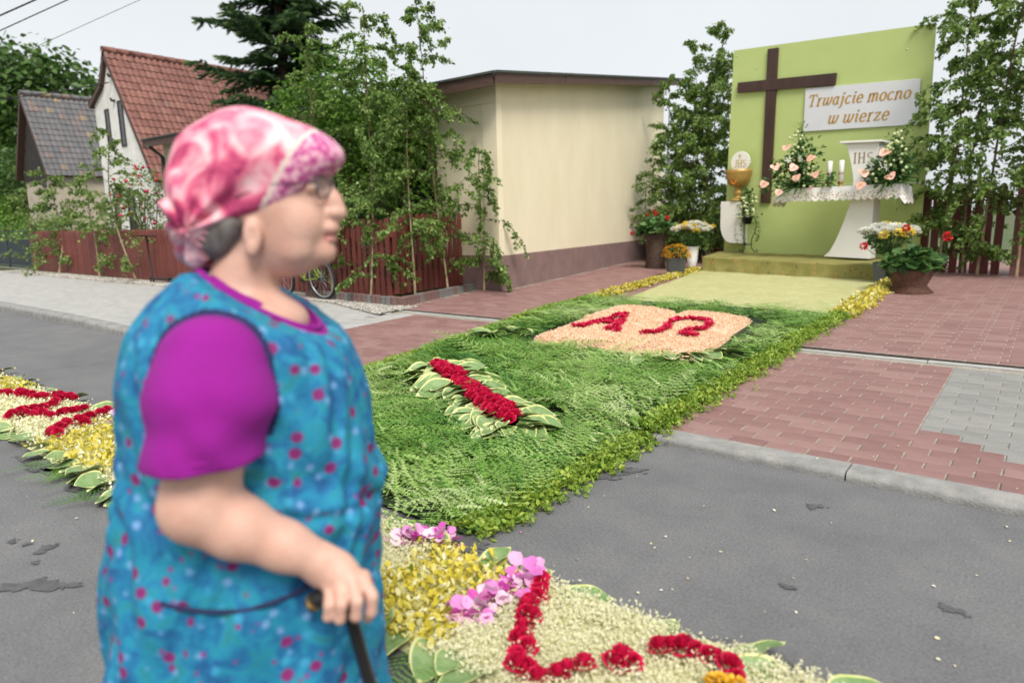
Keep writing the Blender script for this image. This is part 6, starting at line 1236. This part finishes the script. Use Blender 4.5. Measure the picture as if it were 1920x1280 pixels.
def dress_mat():
    m = mat('floral_apron', (.0, .2, .42), .8, None, bump=.2, bscale=150); t, p, l = gnodes(m); tc = t.nodes.new('ShaderNodeTexCoord'); co = tc.outputs['Object']
    def nz(s, d, di=0): n = t.nodes.new('ShaderNodeTexNoise'); n.inputs['Scale'].default_value = s; n.inputs['Detail'].default_value = d; n.inputs['Distortion'].default_value = di; l(co, n.inputs['Vector']); return n
    def rp(src, st):
        r = t.nodes.new('ShaderNodeValToRGB'); e = r.color_ramp.elements; e[0].position, e[0].color = st[0][0], (*st[0][1], 1); e[1].position, e[1].color = st[-1][0], (*st[-1][1], 1)
        for q, c in st[1:-1]: k = e.new(q); k.color = (*c, 1)
        l(src, r.inputs[0]); return r.outputs[0]
    def mixc(f, a, b):
        mm = t.nodes.new('ShaderNodeMix'); mm.data_type = 'RGBA'; l(f, mm.inputs[0])
        for s, i in ((a, 6), (b, 7)):
            if isinstance(s, tuple): mm.inputs[i].default_value = (*s, 1)
            else: l(s, mm.inputs[i])
        return mm.outputs[2]
    base = rp(nz(24, 3, .8).outputs[0], [(.3, (.003, .075, .22)), (.45, (.005, .15, .31)), (.58, (.008, .22, .34)), (.72, (.012, .19, .22))])
    def dots(scale, a, b, off, rnd=1.0):
        mp = t.nodes.new('ShaderNodeMapping'); mp.inputs['Location'].default_value = (off, off * .7, off * 1.3); l(co, mp.inputs[0]); ns = t.nodes.new('ShaderNodeTexNoise'); ns.inputs['Scale'].default_value = 60; l(mp.outputs[0], ns.inputs['Vector'])
        ad = t.nodes.new('ShaderNodeMixRGB') if False else None
        v = t.nodes.new('ShaderNodeTexVoronoi'); v.inputs['Scale'].default_value = scale; v.inputs['Randomness'].default_value = rnd; l(mp.outputs[0], v.inputs['Vector']); return rp(v.outputs['Distance'], [(a, (1, 1, 1)), (b, (0, 0, 0))])
    c = mixc(dots(26, .1, .26, 3.1), base, (.14, .3, .55)); c = mixc(dots(22, .1, .26, 7.7), c, (.03, .27, .45)); c = mixc(dots(22, .19, .28, 0.0, .7), c, (.19, .01, .12)); c = mixc(dots(27, .08, .18, 5.3, .95), c, (.2, .03, .18))
    at = t.nodes.new('ShaderNodeAttribute'); at.attribute_name = 'rnd'; c = mixc(at.outputs['Fac'], c, (.008, .012, .075)); l(c, p.inputs['Base Color']); return m
def sleeve_d(C, sgn):
    P = np.array([(a, b * sgn, c) for a, b, c in sleeve[0]]); r = np.array(sleeve[1]); d = np.full(len(C), 9.0)
    for i in range(3): ab = P[i + 1] - P[i]; t = np.clip(((C - P[i]) @ ab) / (ab @ ab), 0, 1); d = np.minimum(d, np.linalg.norm(C - P[i] - t[:, None] * ab, axis=1) - (r[i] + (r[i + 1] - r[i]) * t))
    return d
trim = lambda C: np.where((np.minimum(np.abs(sleeve_d(C, 1) - .004), np.abs(sleeve_d(C, -1) - .004)) < .006) & (C[:, 2] > .93), 1.0, 0.0)
dr = ob('apron_dress', D.mesh('apron_dress', dress_mat(), 2, rnd=trim), wm)
def dsurf(x, z, off=.004):
    b, f, w = (float(np.interp(z, ZT, q_)) for q_ in (BK, FR_, HW)); c, a = (b + f) / 2, (f - b) / 2; return -w * max(0, 1 - abs((x - c) / a) ** 2.3) ** (1 / 2.3) - off
M_navy = mat('navy_piping', (.006, .009, .06), .7)
g = G(); P = []
for k in range(17): t = k / 16; x = -.075 + .245 * t; z = .652 - .022 * sin(pi * t * .9) + .012 * t; P.append((x, dsurf(x, z), z))
g.tube(P, .004, 6); g.obj('pocket_piping', M_navy, dr)
# neckline edging of the blouse
g = G(); P = []
for k in range(31):
    a = -pi * .98 + 2 * pi * .98 * k / 30; x = .052 + .105 * cos(a); y = .088 * sin(a); z = 1.19 - .6 * max(0, x + .03); P.append((x, y, z))
g.tube(P, .006, 6); g.obj('collar', M_mag, wm)
# headscarf
def scarf_mat():
    m = mat('pink_headscarf', (.7, .2, .3), .75, None, bump=.15, bscale=180); t, p, l = gnodes(m); tc = t.nodes.new('ShaderNodeTexCoord'); co = tc.outputs['Object']
    n = t.nodes.new('ShaderNodeTexNoise'); n.inputs['Scale'].default_value = 13; n.inputs['Detail'].default_value = 3; n.inputs['Distortion'].default_value = 1.4; l(co, n.inputs['Vector']); r = t.nodes.new('ShaderNodeValToRGB'); e = r.color_ramp.elements
    e[0].position, e[0].color = .32, (.3, .02, .1, 1); e[1].position, e[1].color = .7, (.8, .58, .59, 1)
    for q_, c in ((.42, (.55, .07, .17)), (.49, (.7, .19, .28)), (.57, (.74, .34, .4))): k = e.new(q_); k.color = (*c, 1)
    l(n.outputs[0], r.inputs[0]); v = t.nodes.new('ShaderNodeTexNoise'); v.inputs['Scale'].default_value = 75; v.inputs['Detail'].default_value = 2; l(co, v.inputs['Vector']); r2 = t.nodes.new('ShaderNodeValToRGB'); e = r2.color_ramp.elements; e[0].position, e[0].color = .42, (.45, .06, .24, 1); e[1].position, e[1].color = .58, (.76, .42, .5, 1); l(v.outputs[0], r2.inputs[0])
    at = t.nodes.new('ShaderNodeAttribute'); at.attribute_name = 'rnd'; r3 = t.nodes.new('ShaderNodeValToRGB'); e = r3.color_ramp.elements; e[0].position, e[0].color = .0, (0, 0, 0, 1); e[1].position, e[1].color = .5, (1, 1, 1, 1); l(at.outputs['Fac'], r3.inputs[0])
    mm = t.nodes.new('ShaderNodeMix'); mm.data_type = 'RGBA'; l(r3.outputs[0], mm.inputs[0]); l(r.outputs[0], mm.inputs[6]); l(r2.outputs[0], mm.inputs[7])
    gt = t.nodes.new('ShaderNodeMath'); gt.operation = 'GREATER_THAN'; gt.inputs[1].default_value = .75; l(at.outputs['Fac'], gt.inputs[0]); m2 = t.nodes.new('ShaderNodeMix'); m2.data_type = 'RGBA'; l(gt.outputs[0], m2.inputs[0]); l(mm.outputs[2], m2.inputs[6]); m2.inputs[7].default_value = (.7, .55, .5, 1); l(m2.outputs[2], p.inputs['Base Color']); return m
SC_ = Field((-.13, -.15, 1.17), (.26, .15, 1.5), .0038)
SC_.ell((.044, 0, 1.363), (.128, .096, .112), .02); SC_.ell((.11, 0, 1.385), (.098, .086, .07), .03); SC_.ell((.165, 0, 1.388), (.055, .06, .028), .025); SC_.ell((-.02, 0, 1.31), (.075, .085, .085), .03)
SC_.ell((-.028, 0, 1.3), (.058, .09, .075), .03); SC_.ell((-.045, 0, 1.262), (.042, .06, .052), .025); SC_.ell((-.056, -.01, 1.235), (.028, .038, .034), .014); SC_.ell((-.042, -.035, 1.222), (.026, .022, .022), .01)
X, Y, Z = SC_.XYZ(); an = np.arctan2(Z - 1.262, X + .035); rad = np.sqrt((X + .035) ** 2 + (Z - 1.27) ** 2); SC_.F = (SC_.F + (.0065 * np.sin(an * 13 + 4 * np.abs(Y) * 20) * np.exp(-(rad / .11) ** 2) + .0028 * np.sin(an * 9 + 30 * np.abs(Y))) * (1 + 0 * Z)).astype(np.float32)
cut = np.where(X < .15, 1.205 + (X + .03) * .66, 1.324 + (X - .15) * .8) - Z; SC_.F = np.where(X + 0 * Y + 0 * Z > -.03, np.maximum(SC_.F, cut), SC_.F).astype(np.float32)
def band(C):
    d = (C[:, 0] - .158) + (C[:, 2] - 1.40) * -.62; return np.where(d > .006, .5, np.where(d > -.004, 1.0, 0.0))
ob('headscarf', SC_.mesh('headscarf', scarf_mat(), 1, rnd=band), wm)
H = Field((-.08, -.11, 1.17), (.08, .11, 1.34), .005); H.ell((.0, 0, 1.262), (.055, .078, .058), .01); H.ell((.03, 0, 1.275), (.055, .078, .035), .02); X, Y, Z = H.XYZ(); H.F = (H.F + .002 * np.sin(300 * Y + 80 * Z)).astype(np.float32); ob('hair', H.mesh('hair', mat('grey_hair', (.09, .075, .065), .6, (.2, .18, .165), 60, 4, stretch=(1, 1, .2)), 1), wm)
# glasses
gl = G()
for s_ in (-1, 1):
    P = [(.203 - .006 * sin(t) ** 2 - .014 * abs(cos(t) + 1) * 0 - abs(s_ * .034 + .024 * cos(t)) * .28, s_ * .034 + .024 * cos(t), 1.334 + .019 * sin(t)) for t in np.linspace(0, 2 * pi, 25)]; gl.tube(P, .002, 5, cap=False); gl.tube([(.19, s_ * .058, 1.34), (.12, s_ * .078, 1.338), (.055, s_ * .085, 1.318)], .0015, 5)
gl.tube([(.2, -.011, 1.34), (.206, 0, 1.344), (.2, .011, 1.34)], .0014, 5); gs = gl.obj('glasses', mat('thin_metal', (.12, .1, .1), .3, metal=.6), wm)
M_lens = mat('lens', (.8, .85, .85), .05); M_lens.node_tree.nodes['Principled BSDF'].inputs['Alpha'].default_value = .35; M_lens.node_tree.nodes['Principled BSDF'].inputs['Transmission Weight'].default_value = .9; M_lens.node_tree.nodes['Principled BSDF'].inputs['IOR'].default_value = 1.05
for s_ in (-1, 1):
    g = G(); P = [(.203 - .006 * sin(t) ** 2 - abs(s_ * .034 + .024 * cos(t)) * .28, s_ * .034 + .024 * cos(t), 1.334 + .019 * sin(t)) for t in np.linspace(0, 2 * pi, 24, endpoint=False)]; g.add(P + [(x + .0012, y, z) for x, y, z in P], [list(range(24)), list(range(24, 48))[::-1]]); g.obj('lens', M_lens, gs)
for s_ in (-1, 1):
    g = G(); g.lathe([(.001, -.011), (.008, -.008), (.0112, 0), (.008, .008), (.001, .011)], 14); ey = g.obj('eye', mat('eye_white', (.65, .63, .6), .3), wm); ey.location = (.171, s_ * .033, 1.335)
# cane
cn = empty('walking_cane', tuple(WO + _rh * .375 + _fh * -.15), YAW, 'black walking cane held in the woman\'s hand', 'cane'); M_cane = mat('black_cane', (.012, .011, .011), .35); ox, oy = -.375, .15
g = G(); g.tube([(.232 + ox, -.208 + oy, .632), (.257 + ox, -.2 + oy, .49), (.352 + ox, -.156 + oy, .06)], [.0115, .0115, .009], 12); g.obj('shaft', M_cane, cn)
g = G(); g.tube([(.17 + ox, -.21 + oy, .634), (.185 + ox, -.212 + oy, .65), (.21 + ox, -.212 + oy, .652), (.24 + ox, -.212 + oy, .65), (.262 + ox, -.208 + oy, .645)], [.012, .0155, .015, .0145, .012], 12); g.obj('handle', M_cane, cn)
g = G(); g.tube([(.3545 + ox, -.155 + oy, .05), (.3655 + ox, -.15 + oy, .0)], [.012, .016], 12); g.obj('rubber_tip', M_tyre, cn)
g = G(); g.tube([(.176 + ox, -.211 + oy, .641), (.181 + ox, -.2115 + oy, .646)], [.0155, .0158], 12); g.obj('collar', M_brass, cn)
